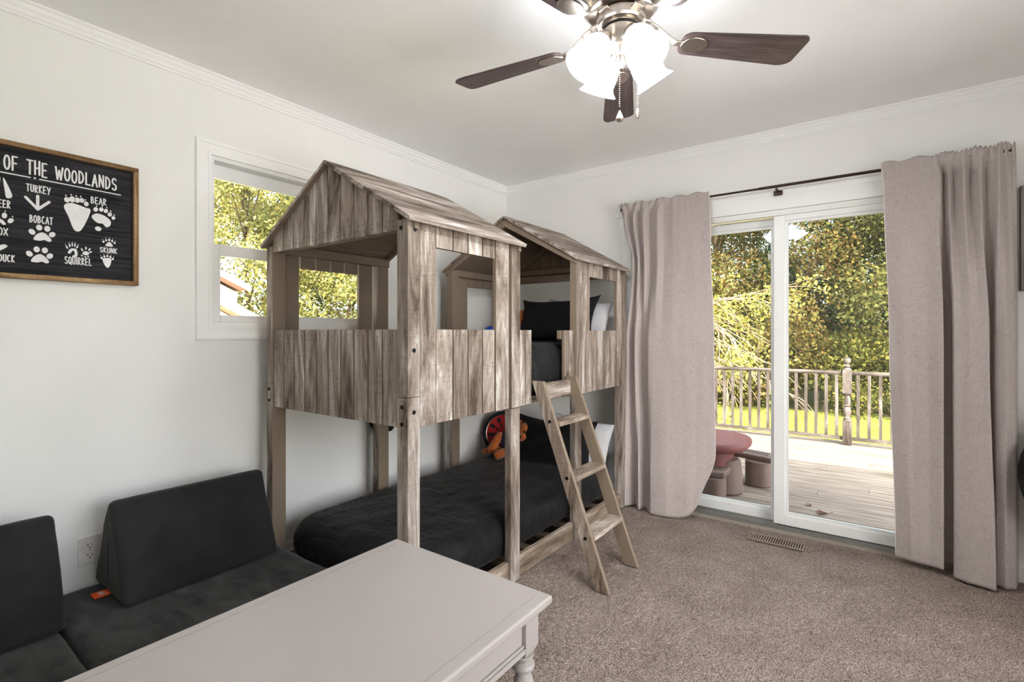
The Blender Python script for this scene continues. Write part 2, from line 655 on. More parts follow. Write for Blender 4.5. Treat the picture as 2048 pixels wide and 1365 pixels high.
carpet_floor()
b = MB(); b.box(-TH, RX + TH, RY - TH, TH, -0.14, -0.03)
struct(b.build('floor_base', m_dark))
b = MB(); b.box(-TH, RX + TH, RY - TH, TH, H, H + 0.12)
struct(b.build('ceiling', m_ceil))
b = MB()
b.box(-TH, 0, RY - TH, WL0, -0.1, H); b.box(-TH, 0, WL1, TH, -0.1, H)
b.box(-TH, 0, WL0, WL1, -0.1, WZ0); b.box(-TH, 0, WL0, WL1, WZ1, H)
struct(b.build('wall_left', m_wall))
b = MB()
b.box(0, DX0, 0, TH, -0.1, H); b.box(DX1, RX, 0, TH, -0.1, H); b.box(DX0, DX1, 0, TH, DZ1, H)
struct(b.build('wall_back', m_wall))
QY0, QY1, QZ0, QZ1 = -3.20, -0.90, 0.30, 2.12          # unseen window added to the right wall to brighten the room
b = MB()
b.box(RX, RX + TH, RY - TH, QY0, -0.1, H); b.box(RX, RX + TH, QY1, TH, -0.1, H)
b.box(RX, RX + TH, QY0, QY1, -0.1, QZ0); b.box(RX, RX + TH, QY0, QY1, QZ1, H)
struct(b.build('wall_right', m_wall))
b = MB(); b.box(0, RX, RY - TH, RY, -0.1, H)
struct(b.build('wall_front', m_wall))
w2_ = thing('fill_window', 'unseen triple window added in the right-hand wall to light the room', None, (RX, (QY0 + QY1) / 2, QZ0), kind='structure')
b = MB()
b.box(RX - .018, RX, QY0 - .07, QY0, QZ0 - .07, QZ1 + .07); b.box(RX - .018, RX, QY1, QY1 + .07, QZ0 - .07, QZ1 + .07)
b.box(RX - .018, RX, QY0, QY1, QZ1, QZ1 + .07); b.box(RX - .018, RX, QY0, QY1, QZ0 - .07, QZ0)
b.build('casing', m_trim, w2_)
for k in range(3):
    xa = QY0 + (QY1 - QY0) * k / 3; xb_ = QY0 + (QY1 - QY0) * (k + 1) / 3
    b = MB()
    b.box(RX + .04, RX + .09, xa, xa + .035, QZ0, QZ1); b.box(RX + .04, RX + .09, xb_ - .035, xb_, QZ0, QZ1)
    b.box(RX + .04, RX + .09, xa + .035, xb_ - .035, QZ0, QZ0 + .045); b.box(RX + .04, RX + .09, xa + .035, xb_ - .035, QZ1 - .045, QZ1)
    sf_ = b.build('sash', m_vinyl, w2_)
    b = MB(); b.box(RX + .063, RX + .067, xa + .03, xb_ - .03, QZ0 + .04, QZ1 - .04)
    b.build('pane', m_glass, sf_)

# crown moulding profile (distance from wall, drop from ceiling)
crown = [(0, 0), (0.036, 0), (0.036, 0.008), (0.028, 0.014), (0.024, 0.026), (0.017, 0.034), (0.014, 0.046), (0.008, 0.050), (0.008, 0.060), (0, 0.060)]
b = MB(); b.prism([(d_, H - z_) for d_, z_ in crown], 'y', RY, 0)
struct(b.build('trim_1', m_trim))
b = MB(); b.prism([(-d_, H - z_) for d_, z_ in crown], 'x', 0, RX)
struct(b.build('trim_2', m_trim))
base = [(0, 0), (0.013, 0), (0.013, 0.07), (0.008, 0.085), (0, 0.085)]
b = MB(); b.prism([(d_, z_) for d_, z_ in base], 'y', RY, 0)
struct(b.build('baseboard_left', m_trim))
b = MB()
b.prism([(-d_, z_) for d_, z_ in base], 'x', 0, DX0 - 0.07); b.prism([(-d_, z_) for d_, z_ in base], 'x', DX1 + 0.07, RX)
struct(b.build('baseboard_back', m_trim))

# unseen house roof, overhangs shaped to shade the near deck and the added window
b = MB()
b.prism([(RY - 1.45, 2.57), (TH + 0.36, 2.57), (TH + 0.36, 2.64), (-1.8, 3.3), (RY - 1.45, 2.64)], 'x', -0.6, RX + TH + 1.35)
struct(b.build('house_roof', m_roof_shingle))

# ------------------------------------------------------------------ left window
wn = thing('window_1', None, None, (0, (WL0 + WL1) / 2, WZ0), kind='structure')
wn['label'] = 'white double-hung window behind the bunk house'
CW = 0.065
def casing_profile_box(b, y0, y1, z0, z1):
    pass
b = MB()
# picture-frame casing, stepped: outer bead + flat + inner bead
for (o_, i_, t_) in ((0.065, 0.050, 0.018), (0.050, 0.014, 0.012), (0.014, 0.0, 0.016)):
    y0o, y1o, z0o, z1o = WL0 - o_, WL1 + o_, WZ0 - o_, WZ1 + o_
    y0i, y1i, z0i, z1i = WL0 - i_, WL1 + i_, WZ0 - i_, WZ1 + i_
    def ring(pts_o, pts_i, t):
        v = [(0.0, *p) for p in pts_o] + [(0.0, *p) for p in pts_i] + [(t, *p) for p in pts_o] + [(t, *p) for p in pts_i]
        f = []
        for k in range(4):
            n = (k + 1) % 4
            f += [(8 + k, 8 + n, 12 + n, 12 + k), (k, n, 8 + n, 8 + k), (4 + k, 12 + k, 12 + n, 4 + n)]
        return v, f
    v, f = ring([(y0o, z0o), (y1o, z0o), (y1o, z1o), (y0o, z1o)], [(y0i, z0i), (y1i, z0i), (y1i, z1i), (y0i, z1i)], t_)
    b.add(v, f)
b.build('casing', m_trim, wn)
b = MB()   # jamb liner
jt = 0.018
b.box(-TH, 0.0, WL0, WL0 + jt, WZ0, WZ1); b.box(-TH, 0.0, WL1 - jt, WL1, WZ0, WZ1)
b.box(-TH, 0.0, WL0 + jt, WL1 - jt, WZ0, WZ0 + jt); b.box(-TH, 0.0, WL0 + jt, WL1 - jt, WZ1 - jt, WZ1)
b.build('jamb', m_vinyl, wn)
def sash(name, x0, x1, z0, z1, side, top, bot):
    y0, y1 = WL0 + jt, WL1 - jt
    b = MB()
    b.box(x0, x1, y0, y0 + side, z0, z1); b.box(x0, x1, y1 - side, y1, z0, z1)
    b.box(x0, x1, y0 + side, y1 - side, z0, z0 + bot); b.box(x0, x1, y0 + side, y1 - side, z1 - top, z1)
    s = b.build(name, m_vinyl, wn, bevel=0.003)
    g = MB(); xm = (x0 + x1) / 2
    g.box(xm - 0.002, xm + 0.002, y0 + side - 0.004, y1 - side + 0.004, z0 + bot - 0.004, z1 - top + 0.004)
    g.build('pane', m_glass, s)
    return s
sash('upper_sash', -0.095, -0.065, 1.600, WZ1 - jt, 0.016, 0.066, 0.04)
ls = sash('lower_sash', -0.062, -0.030, WZ0 + jt, 1.640, 0.042, 0.055, 0.035)
b = MB(); ym = -1.95
b.box(-0.050, -0.034, ym - 0.03, ym + 0.03, 1.640, 1.650); b.tube([(-0.042, ym, 1.650), (-0.042, ym, 1.658)], 0.012, 10)
b.box(-0.046, -0.038, ym - 0.005, ym + 0.045, 1.658, 1.664)
b.build('sash_lock', m_vinyl, wn)

# ------------------------------------------------------------------ patio door
dr = thing('door_1', None, None, (2.05, 0.05, 0), kind='structure')
dr['label'] = 'white sliding glass patio door between the two curtains'
b = MB()   # casing head and sides
for o_, i_, t_ in ((0.115, 0.085, 0.018), (0.085, 0.02, 0.013), (0.02, 0.0, 0.018)):
    b.box(DX0 - o_, DX1 + o_, -t_, 0.0, DZ1 + i_, DZ1 + o_)
    b.box(DX0 - o_ * .6, DX0 - i_ * .6, -t_, 0.0, 0, DZ1 + i_)
    b.box(DX1 + i_ * .6, DX1 + o_ * .6, -t_, 0.0, 0, DZ1 + i_)
b.build('casing', m_trim, dr)
b = MB()
b.box(DX0, DX0 + 0.035, 0.0, TH, 0, DZ1); b.box(DX1 - 0.035, DX1, 0.0, TH, 0, DZ1); b.box(DX0 + 0.035, DX1 - 0.035, 0.0, TH, DZ1 - 0.022, DZ1)
b.box(DX0 + 0.035, DX1 - 0.035, 0.0, 0.012, DZ1 - 0.034, DZ1 - 0.022)
b.build('frame', m_vinyl, dr, bevel=0.002)
b = MB()
b.box(DX0, DX1, -0.012, TH + 0.03, -0.02, 0.022); b.box(DX0, DX1, -0.012, -0.006, 0.022, 0.036); b.box(DX0 + .03, DX1 - .03, 0.050, 0.056, 0.022, 0.04)
b.build('sill', m_alum, dr)
b = MB(); b.box(DX0, DX1, -0.022, -0.012, -0.02, 0.012)
b.build('threshold_strip', mat_simple('beige_strip', srgb(158, 150, 140), 0.6), dr)
def door_panel(name, x0, x1, y0, y1, z0, z1, st_l, st_r, top, bot):
    b = MB()
    b.box(x0, x0 + st_l, y0, y1, z0, z1); b.box(x1 - st_r, x1, y0, y1, z0, z1)
    b.box(x0 + st_l, x1 - st_r, y0, y1, z0, z0 + bot); b.box(x0 + st_l, x1 - st_r, y0, y1, z1 - top, z1)
    s = b.build(name, m_vinyl, dr, bevel=0.003)
    gx0, gx1, gz0, gz1 = x0 + st_l, x1 - st_r, z0 + bot, z1 - top
    b = MB(); q = 0.016
    b.box(gx0, gx0 + q, y0 + 0.008, y1 - 0.008, gz0, gz1); b.box(gx1 - q, gx1, y0 + 0.008, y1 - 0.008, gz0, gz1)
    b.box(gx0 + q, gx1 - q, y0 + 0.008, y1 - 0.008, gz0, gz0 + q); b.box(gx0 + q, gx1 - q, y0 + 0.008, y1 - 0.008, gz1 - q, gz1)
    b.build('glazing_bead', m_vinyl, s)
    g = MB(); ymid = (y0 + y1) / 2
    g.box(gx0 + 0.006, gx1 - 0.006, ymid - 0.002, ymid + 0.002, gz0 + 0.006, gz1 - 0.006)
    g.build('glass', m_glass_door, s)
    return s
fx = door_panel('fixed_panel', DX0 + 0.037, 2.095, 0.072, 0.110, 0.024, DZ1 - 0.036, 0.065, 0.06, 0.045, 0.068)
sl = door_panel('sliding_panel', 2.046, DX1 - 0.037, 0.004, 0.046, 0.040, DZ1 - 0.036, 0.062, 0.062, 0.034, 0.058)
b = MB(); b.box(2.005, 2.036, 0.068, 0.070, 1.665, 1.700)
b.build('paper_sticker', m_plate, fx)
b = MB()
for k in range(4):
    b.tube([(1.74 + 0.0, -0.006 + 0.035, 0), (1.74, 0.029, 0.0)], 0.001) if False else None
b = None

# ================================================================== BUNK HOUSE BED
XL, XR = 0.125, 1.150           # outer faces wall side / room side
YN, YF = -2.140, -0.140         # foot / head
YC = (YN + YF) / 2
GB, GT = 0.845, 1.220           # guard bottom / top
SEAM = 0.960
EZ, RZ = 1.650, 1.955           # eave / ridge
XM = (XL + XR) / 2
def my(y): return 2 * YC - y    # mirror foot <-> head
bed = thing('bunk_bed', 'house-shaped wooden bunk bed with two small pitched roofs and plank sides', 'bunk bed', (XM, YC, 0))
WM = [WZ, m_taupe, m_nail, mat_simple('groove_wood', srgb(52, 40, 31), 0.9)]
OUT = {'d': 1, '+x': 0, '-y': 0}           # room side posts
def post(name, x0, x1, y0, y1, z0, z1, mi, bolts=()):
    b = MB(); b.box(x0, x1, y0, y1, z0, z1, mi)
    o = b.build(name, WM, bed, bevel=0.003)
    for (face, a, z) in bolts:
        q = MB()
        if face == '+x':
            q.lathe([(0.0085, 0), (0.0085, 0.002), (0.006, 0.0035), (0.003, 0.0025)], 14, 0, Matrix.Translation((x1, a, z)) @ Matrix.Rotation(R(90), 4, 'Y'))
        else:
            q.lathe([(0.0085, 0), (0.0085, 0.002), (0.006, 0.0035), (0.003, 0.0025)], 14, 0, Matrix.Translation((a, y0, z)) @ Matrix.Rotation(R(90), 4, 'X'))
        q.build('bolt', m_bolt, o)
    return o
allw = {'d': 0}
# lower legs
post('leg', 1.088, XR, YN, YN + 0.062, 0, SEAM, {'d': 0, '-x': 1}, [('+x', -2.110, 0.905), ('-y', 1.117, 0.925), ('-y', 1.117, 0.860)])
post('leg', XL, XL + 0.055, YN, YN + 0.070, 0, SEAM, {'d': 0, '+x': 1}, [('-y', 0.150, 0.930), ('-y', 0.150, 0.875)])
post('leg', 1.112, XR, -1.491, -1.417, 0, GB - 0.004, {'d': 0, '-x': 1})
post('leg', 1.112, XR, my(-1.417), my(-1.491), 0, GB - 0.004, {'d': 0, '-x': 1})
post('leg', 1.088, XR, YF - 0.062, YF, 0, SEAM, {'d': 0, '-x': 1, '+y': 1})
post('leg', XL, XL + 0.055, YF - 0.07, YF, 0, SEAM, {'d': 1, '-y': 0})
post('leg', XL, XL + 0.055, -1.495, -1.420, 0, GB - 0.004, {'d': 1, '-y': 0})
post('leg', XL, XL + 0.055, my(-1.420), my(-1.495), 0, GB - 0.004, {'d': 1, '-y': 0})
# upper posts
post('corner_post', 1.088, XR, YN, YN + 0.062, SEAM + 0.001, 1.638, {'d': 0, '-x': 1, '+y': 1}, [('+x', -2.110, 1.140), ('+x', -2.104, 1.600), ('-y', 1.112, 1.605)])
post('corner_post', XL, XL + 0.055, YN, YN + 0.070, SEAM + 0.001, 1.632, {'d': 1, '-y': 0, '-x': 0})
post('corner_post', 1.088, XR, YF - 0.062, YF, SEAM + 0.001, 1.638, {'d': 1, '+x': 0, '-y': 1})
post('corner_post', XL, XL + 0.055, YF - 0.070, YF, SEAM + 0.001, 1.632, {'d': 1})

def planks_x(b, edges, y0, y1, z0, z1, mi, gap=0.0062, nails=None, ztop=None, nailside='-y'):
    """upright boards side by side along x"""
    for e0, e1 in zip(edges[:-1], edges[1:]):
        xa, xb = e0 + gap / 2, e1 - gap / 2
        if ztop is None:
            b.box(xa, xb, y0, y1, z0, z1, mi)
        else:
            pts = [(xa, z0), (xb, z0), (xb, ztop(xb))]
            if xa < XM < xb: pts.append((XM, ztop(XM)))
            pts.append((xa, ztop(xa)))
            f_, k_ = (0, 1) if nailside == '-y' else (1, 0)
            b.prism(pts, 'y', y0, y1, 1 if nailside != '-y' else 0, (f_, k_) if nailside == '-y' else (1, 1))
        for zn in (nails or ()):
            for q in (0.28, 0.72):
                xn = xa + (xb - xa) * q + random.uniform(-.004, .004)
                zz = zn + random.uniform(-.006, .006)
                b.lathe([(0.0024, 0), (0.0024, 0.001)], 8, 2, Matrix.Translation((xn, y0, zz)) @ Matrix.Rotation(R(90), 4, 'X'))
def planks_y(b, edges, x0, x1, z0, z1, mi, gap=0.0062, nails=None):
    for e0, e1 in zip(edges[:-1], edges[1:]):
        ya, yb = min(e0, e1) + gap / 2, max(e0, e1) - gap / 2
        b.box(x0, x1, ya, yb, z0, z1, mi)
        for zn in (nails or ()):
            for q in (0.28, 0.72):
                yn = ya + (yb - ya) * q + random.uniform(-.004, .004)
                zz = zn + random.uniform(-.006, .006)
                b.lathe([(0.0024, 0), (0.0024, 0.001)], 8, 2, Matrix.Translation((x1, yn, zz)) @ Matrix.Rotation(R(90), 4, 'Y'))

def backing_y(b, ya, yb, x0, x1, z0, z1):
    ya, yb = min(ya, yb), max(ya, yb)
    b.box(x0, x1, ya + .003, yb - .003, z0, z1, 3)

# foot end guard: ten boards
ex = list(np.linspace(0.181, 1.087, 11))
b = MB(); planks_x(b, ex, YN + 0.006, YN + 0.024, GB, GT, {'d': 1, '-y': 0}, nails=(1.195,))
planks_x(b, ex, YN + 0.0061, YN + 0.0239, GB, GB + 0.0001, {'d': 0}, nails=(0.872,)) if False else None
for e0, e1 in zip(ex[:-1], ex[1:]):
    for q in (0.3, 0.7):
        b.lathe([(0.0024, 0), (0.0024, 0.001)], 8, 2, Matrix.Translation((e0 + (e1 - e0) * q, YN + 0.006, 0.868 + random.uniform(-.006, .006))) @ Matrix.Rotation(R(90), 4, 'X'))
b.box(0.184, 1.084, YN + 0.0205, YN + 0.0235, GB + .001, GT - .001, 3)
b.build('guard_panel', WM, bed, bevel=0.0012, bseg=1)
b = MB(); b.box(0.181, 1.087, YN + 0.024, YN + 0.050, GT - 0.05, GT)
b.build('guard_rail', m_taupe, bed, bevel=0.002)
# room side guards
ey = [-2.077, -1.987, -1.886, -1.791, -1.694, -1.605, -1.500]
ey2 = [-1.417, -1.357, -1.302]
gi = {'d': 1, '+x': 0}
def side_guard(mir):
    f = (lambda y: my(y)) if mir else (lambda y: y)
    b = MB()
    planks_y(b, [f(y) for y in ey[1:-1]], 1.124, 1.142, GB, GT, gi, nails=(1.195, 0.868))
    backing_y(b, f(ey[1]), f(ey[5]), 1.1245, 1.127, GB + .001, GT - .001)
    b.build('guard_panel', WM, bed, bevel=0.0012, bseg=1)
    b = MB()
    planks_y(b, [f(y) for y in ey2], 1.124, 1.142, GB, GT, gi, nails=(1.195, 0.868))
    backing_y(b, f(ey2[0]), f(ey2[-1]), 1.1245, 1.127, GB + .001, GT - .001)
    b.build('guard_panel', WM, bed, bevel=0.0012, bseg=1)
    # tall boards that frame the window, with the short header boards
    b = MB()
    planks_y(b, [f(ey[0]), f(ey[1])], 1.126, 1.146, GB, 1.639, gi, nails=(1.600, 1.195, 0.87))
    planks_y(b, [f(ey[5]), f(ey[6])], 1.126, 1.146, GB, 1.639, gi, nails=(1.600, 0.87))
    planks_y(b, [f(-1.493), f(-1.417)], 1.112, 1.154, GB, 1.636, gi, nails=(1.605, 0.90))
    planks_y(b, [f(y) for y in ey[1:6]], 1.124, 1.142, 1.548, 1.639, gi, nails=(1.612,))
    backing_y(b, f(ey[1]), f(ey[5]), 1.1245, 1.127, 1.549, 1.637)
    b.build('window_wall', WM, bed, bevel=0.0015, bseg=1)
    b = MB(); y0, y1 = sorted((f(-2.07), f(-1.295)))
    b.box(1.098, 1.122, y0, y1, GT - 0.05, GT)
    b.build('guard_rail', m_taupe, bed, bevel=0.002)
side_guard(False); side_guard(True)
# wall side: full guard, window boards with gaps, inner rails
b = MB(); planks_y(b, list(np.linspace(YN + 0.072, YF - 0.072, 20)), XL + 0.004, XL + 0.022, GB, GT, 1)
b.build('guard_panel', WM, bed)
def wall_panel(mir):
    f = (lambda y: my(y)) if mir else (lambda y: y)
    g = 0.011 if not mir else 0.002
    b = MB()
    planks_y(b, [f(-2.068), f(-1.975)], XL + 0.002, XL + 0.020, GT, 1.634, 1, gap=g)
    planks_y(b, [f(y) for y in (-1.975, -1.884, -1.795, -1.706, -1.615)], XL + 0.002, XL + 0.020, 1.540, 1.640, 1, gap=g)
    planks_y(b, [f(-1.615), f(-1.510)], XL + 0.002, XL + 0.020, GT, 1.634, 1, gap=g)
    planks_y(b, [f(-1.496), f(-1.420)], XL, XL + 0.050, GT, 1.634, 1, gap=0.001)
    b.build('window_wall', WM, bed)
    y0, y1 = sorted((f(-2.068), f(-1.414)))
    b = MB(); b.box(XL + 0.022, XL + 0.055, y0, y1, 1.600, 1.646)
    b.build('eave_rail', m_taupe, bed, bevel=0.002)
wall_panel(False); wall_panel(True)
# roofs and gables
slope = (RZ - EZ) / 0.525
def ztop(x): return RZ - abs(x - XM) * slope - 0.012
# foot gable
b = MB(); gx = [0.165] + list(np.linspace(0.256, 1.000, 9)) + [1.088]
gx = list(np.linspace(0.176, 1.090, 11))
planks_x(b, gx, YN + 0.004, YN + 0.022, 1.600, 0, None, ztop=ztop, nails=(1.622, 1.640))
b.prism([(0.178, 1.601), (1.086, 1.601), (1.086, ztop(1.086) - .002), (XM, ztop(XM) - .002), (0.178, ztop(0.178) - .002)], 'y', YN + 0.0185, YN + 0.0215, 3)
b.build('gable', WM, bed, bevel=0.0012, bseg=1)
b = MB(); b.box(0.18, 1.088, YN + 0.022, YN + 0.05, 1.600, 1.640)
b.build('gable_rail', m_taupe, bed, bevel=0.002)
# head gable (painted inner face)
b = MB(); planks_x(b, gx, YF - 0.022, YF - 0.004, 1.640, 0, None, ztop=ztop, nailside='+y', gap=0.004)
b.build('gable', WM, bed)
b = MB(); b.box(0.18, 1.088, YF - 0.050, YF - 0.022, 1.650, 1.690); b.box(0.18, 1.088, YF - 0.058, YF - 0.004, 1.590, 1.640)
b.build('gable_rail', m_taupe, bed, bevel=0.002)

def roof(y0, y1, open_y, inner_y):
    r_ = MB(); r_.tube([(XM, y0 + .01, RZ - 0.012), (XM, y1 - .01, RZ - 0.012)], 0.009, 6)
    root = r_.build('roof', WR, bed)
    L = math.hypot(0.545, 0.545 * slope)
    for s in (-1, 1):
        b = MB()
        n = 6
        dx, dz = s * 0.545 / L, -0.545 * slope / L
        nx, nz = -dz * s * s, dx          # placeholder, fixed below
        nx, nz = (slope * s / math.hypot(1, slope)), 1 / math.hypot(1, slope)
        for k in range(n):
            a, c = L * k / n + (0.001 if k else 0.0), L * (k + 1) / n - 0.001
            t = 0.017
            pa = (XM + dx * a, RZ + dz * a); pc = (XM + dx * c, RZ + dz * c)
            poly = [(pa[0], pa[1]), (pc[0], pc[1]), (pc[0] - nx * t, pc[1] - nz * t), (pa[0] - nx * t * (0.3 if k == 0 else 1), pa[1] - nz * t)]
            nn = len(poly)
            v = [(p[0], y0, p[1]) for p in poly] + [(p[0], y1, p[1]) for p in poly]
            f = [(i, (i + 1) % nn, (i + 1) % nn + nn, i + nn) for i in range(nn)] + [tuple(range(nn - 1, -1, -1)), tuple(range(nn, 2 * nn))]
            b.add(v, f, [0, 0, 1, 0, 0, 0])
        b.build('roof_slope', [WR, m_taupe], root, bevel=0.0015, bseg=1)
        # rafters under the slope
        for yr in (open_y, inner_y):
            q = MB(); t0, t1 = 0.02, 0.066
            p0 = (XM, RZ - t0); p1 = (XM + dx * (L - 0.03), RZ + dz * (L - 0.03) - t0)
            q.prism([p0, p1, (p1[0], p1[1] - 0.03), (p0[0], p0[1] - 0.05)], 'y', yr - 0.012, yr + 0.012)
            q.build('rafter', m_taupe, root, bevel=0.001)
    return root
roof(-2.158, -1.400, -1.425, YN + 0.040)
roof(my(-1.400), my(-2.158), my(-1.425), YF - 0.040)
# bottom rails and slats
b = MB(); b.box(1.106, 1.131, -2.075, YF - 0.063, 0.0, 0.100, 0)
b.build('side_rail', [mat_weathered('weathered_side_rail', 'y', 1.0, 0.25, (1.0, 0.93, 0.82))], bed, bevel=0.002)
b = MB(); b.box(XL + .01, XL + .035, -2.065, YF - 0.075, 0.0, 0.10)
b.build('side_rail', WY, bed, bevel=0.002)
b = MB(); b.box(0.182, 1.086, YN + 0.01, YN + 0.035, 0, 0.10)
b.build('end_rail', WX, bed, bevel=0.002)
b = MB(); b.box(0.182, 1.086, YF - 0.035, YF - 0.01, 0, 0.10)
b.build('end_rail', WX, bed, bevel=0.002)
b = MB(); b.box(0.15, 1.120, YN + 0.03, YF - 0.03, GB, GB + 0.018)
b.build('bunk_base', m_taupe, bed)
b = MB()
for k in range(10):
    yk = YN + 0.12 + k * 0.195
    b.box(0.165, 1.100, yk - 0.03, yk + 0.03, 0.060, 0.075)
b.build('bed_slats', m_taupe, bed)

# ------------------------------------------------------------------ ladder (hooks on, lifts off)
lad = thing('bunk_ladder', 'weathered wooden ladder leaning on the room side of the bunk bed', 'ladder', (1.53, -1.13, 0))
def lx(z): return 1.535 - 0.371 * z
LZ = 0.972
lm = mat_weathered('weathered_ladder', 'z', 1.0, 0.3, (1.0, 0.96, 0.9))
def stringer(y0, y1, fw, bolts):
    b = MB(); w_ = 0.036
    b.prism([(lx(0) - w_, 0), (lx(0) + w_, 0), (lx(LZ) + w_, LZ - 0.01), (lx(LZ) - w_ + 0.005, LZ - 0.01 + 0.0)], 'y', y0, y1, 1, (0, 1) if fw else (1, 0))
    o = b.build('stringer', [lm, m_taupe], lad, bevel=0.002)
    for zb in bolts:
        q = MB(); q.lathe([(0.0085, 0), (0.0085, 0.002), (0.005, 0.0035)], 14, 0, Matrix.Translation((lx(zb), y0, zb)) @ Matrix.Rotation(R(90), 4, 'X'))
        q.build('bolt', m_bolt, o)
stringer(-1.305, -1.283, True, (0.232, 0.500, 0.765))
stringer(-0.972, -0.950, False, ())
for zr in (0.235, 0.497, 0.752):
    b = MB(); b.box(lx(zr) - 0.045, lx(zr) + 0.043, -1.283, -0.972, zr - 0.011, zr + 0.011)
    b.build('rung', mat_weathered('weathered_rung', 'y', 1.12, 0.22, (1, 0.97, 0.92)) if zr < 0.24 else bpy.data.materials['weathered_rung'], lad, bevel=0.002)
b = MB(); b.box(1.154, 1.180, -1.283, -0.972, 0.862, 0.945)
b.build('top_board', WY, lad, bevel=0.002)
b = MB(); b.box(1.146, 1.160, -0.950, -0.930, 0.93, 0.985)
b.build('hook', m_taupe, lad, bevel=0.001)

# ================================================================== BEDDING
def rounded_box(c, size, r, n=(24, 40, 10), disp=None):
    """box with rounded edges as one closed grid mesh"""
    hx, hy, hz = size[0] / 2, size[1] / 2, size[2] / 2
    bm = bmesh.new()
    def face(ax, sgn, na, nb):
        a1, a2 = [(1, 2), (0, 2), (0, 1)][ax]
        hs = (hx, hy, hz)
        vs_ = []
        for i in range(na + 1):
            row = []
            for j in range(nb + 1):
                p = [0, 0, 0]
                p[ax] = sgn * hs[ax]
                p[a1] = -hs[a1] + 2 * hs[a1] * i / na
                p[a2] = -hs[a2] + 2 * hs[a2] * j / nb
                row.append(bm.verts.new(p))
            vs_.append(row)
        for i in range(na):
            for j in range(nb):
                bm.faces.new((vs_[i][j], vs_[i + 1][j], vs_[i + 1][j + 1], vs_[i][j + 1]))
    for sgn in (-1, 1):
        face(0, sgn, n[1], n[2]); face(1, sgn, n[0], n[2]); face(2, sgn, n[0], n[1])
    bmesh.ops.remove_doubles(bm, verts=bm.verts, dist=1e-5)
    bmesh.ops.recalc_face_normals(bm, faces=bm.faces)
    rr = r if isinstance(r, (list, tuple)) else (r, r, r)
    for v in bm.verts:
        q = Vector((max(-hx + rr[0], min(hx - rr[0], v.co.x)), max(-hy + rr[1], min(hy - rr[1], v.co.y)), max(-hz + rr[2], min(hz - rr[2], v.co.z))))
        dl = v.co - q
        sc = Vector((dl.x / rr[0], dl.y / rr[1], dl.z / rr[2]))
        if sc.length > 1e-6:
            # cube corner -> round corner
            m_ = max(abs(sc.x), abs(sc.y), abs(sc.z))
            sc = sc.normalized() * m_
            v.co = q + Vector((sc.x * rr[0], sc.y * rr[1], sc.z * rr[2]))
    C_ = Vector(c)
    bm.normal_update()
    offs = {}
    if disp:
        for v in bm.verts:
            offs[v] = disp(v.co + C_, v.normal)
    for v in bm.verts:
        v.co += C_
        if disp: v.co += v.normal * offs[v]
    return bm


def bm_obj(name, bm, mats, parent=None, smooth=True):
    me = bpy.data.meshes.new(name)
    bmesh.ops.recalc_face_normals(bm, faces=bm.faces)
    bm.to_mesh(me); bm.free()
    for m in (mats if isinstance(mats, (list, tuple)) else [mats]): me.materials.append(m)
    if smooth: me.polygons.foreach_set('use_smooth', [True] * len(me.polygons))
    o = bpy.data.objects.new(name, me); COL.objects.link(o)
    attach(o, parent)
    return o


def quilt_disp(p, n):
    w1 = mnoise.noise(Vector((p.x * 3.2, p.y * 2.2, p.z * 3))) * 0.010
    w2 = mnoise.noise(Vector((p.x * 14, p.y * 9, p.z * 11 + 4))) * 0.0045 + abs(mnoise.noise(Vector((p.x * 6 + p.z * 9, p.y * 17, p.z * 6)))) * 0.004
    # stitched wavy channels
    a = math.sin((p.y + 0.02 * math.sin(p.x * 9)) * 2 * math.pi / 0.075)
    c = math.sin((p.x + p.z * 0.8 + 0.02 * math.sin(p.y * 8)) * 2 * math.pi / 0.085)
    s = -0.0045 * (max(0, abs(a) ** 0.0 - abs(a)) ** 6 + max(0, 1 - abs(c)) ** 6)
    return w1 + w2 + s


bq = rounded_box((0.635, -1.14, 0.190), (0.925, 1.86, 0.215), (0.10, 0.13, 0.10), (70, 140, 26), quilt_disp)
# sag toward the foot, slump at the sides
for v in bq.verts:
    if v.co.z > 0.12:
        v.co.z -= 0.020 * max(0, min(1, (-1.6 - v.co.y) / 0.5)) ** 2
lowq = bm_obj('quilt_mattress', bq, m_quilt)
tag(lowq, 'low mattress under a black quilt on the lower bunk', 'mattress')
def fold_disp(p, n):
    f = mnoise.noise(Vector((p.x * 5, p.y * 11 + p.z * 13, p.z * 6 - p.y * 8)))
    return quilt_disp(p, n) + 0.013 * (0.35 - abs(f))
uq = rounded_box((0.635, -1.14, 1.005), (0.92, 1.86, 0.270), (0.09, 0.12, 0.10), (70, 170, 34), fold_disp)
upq = bm_obj('quilt_mattress', uq, m_quilt)
tag(upq, 'mattress under a black quilt on the upper bunk behind the plank guards', 'mattress')
# corner of the upper quilt hanging down at the wall
b = MB()
hp = [(0.062, -1.62, 0.90), (0.062, -1.15, 0.90), (0.066, -1.24, 0.66), (0.070, -1.31, 0.585), (0.068, -1.42, 0.575), (0.064, -1.47, 0.64)]
b.add(hp + [(x + 0.012, y, z) for x, y, z in hp], [(0, 1, 2, 3, 4, 5), (11, 10, 9, 8, 7, 6)] + [(i, (i + 1) % 6, (i + 1) % 6 + 6, i + 6) for i in range(6)])
b.build('hanging_corner', m_quilt, upq, bevel=0.004)


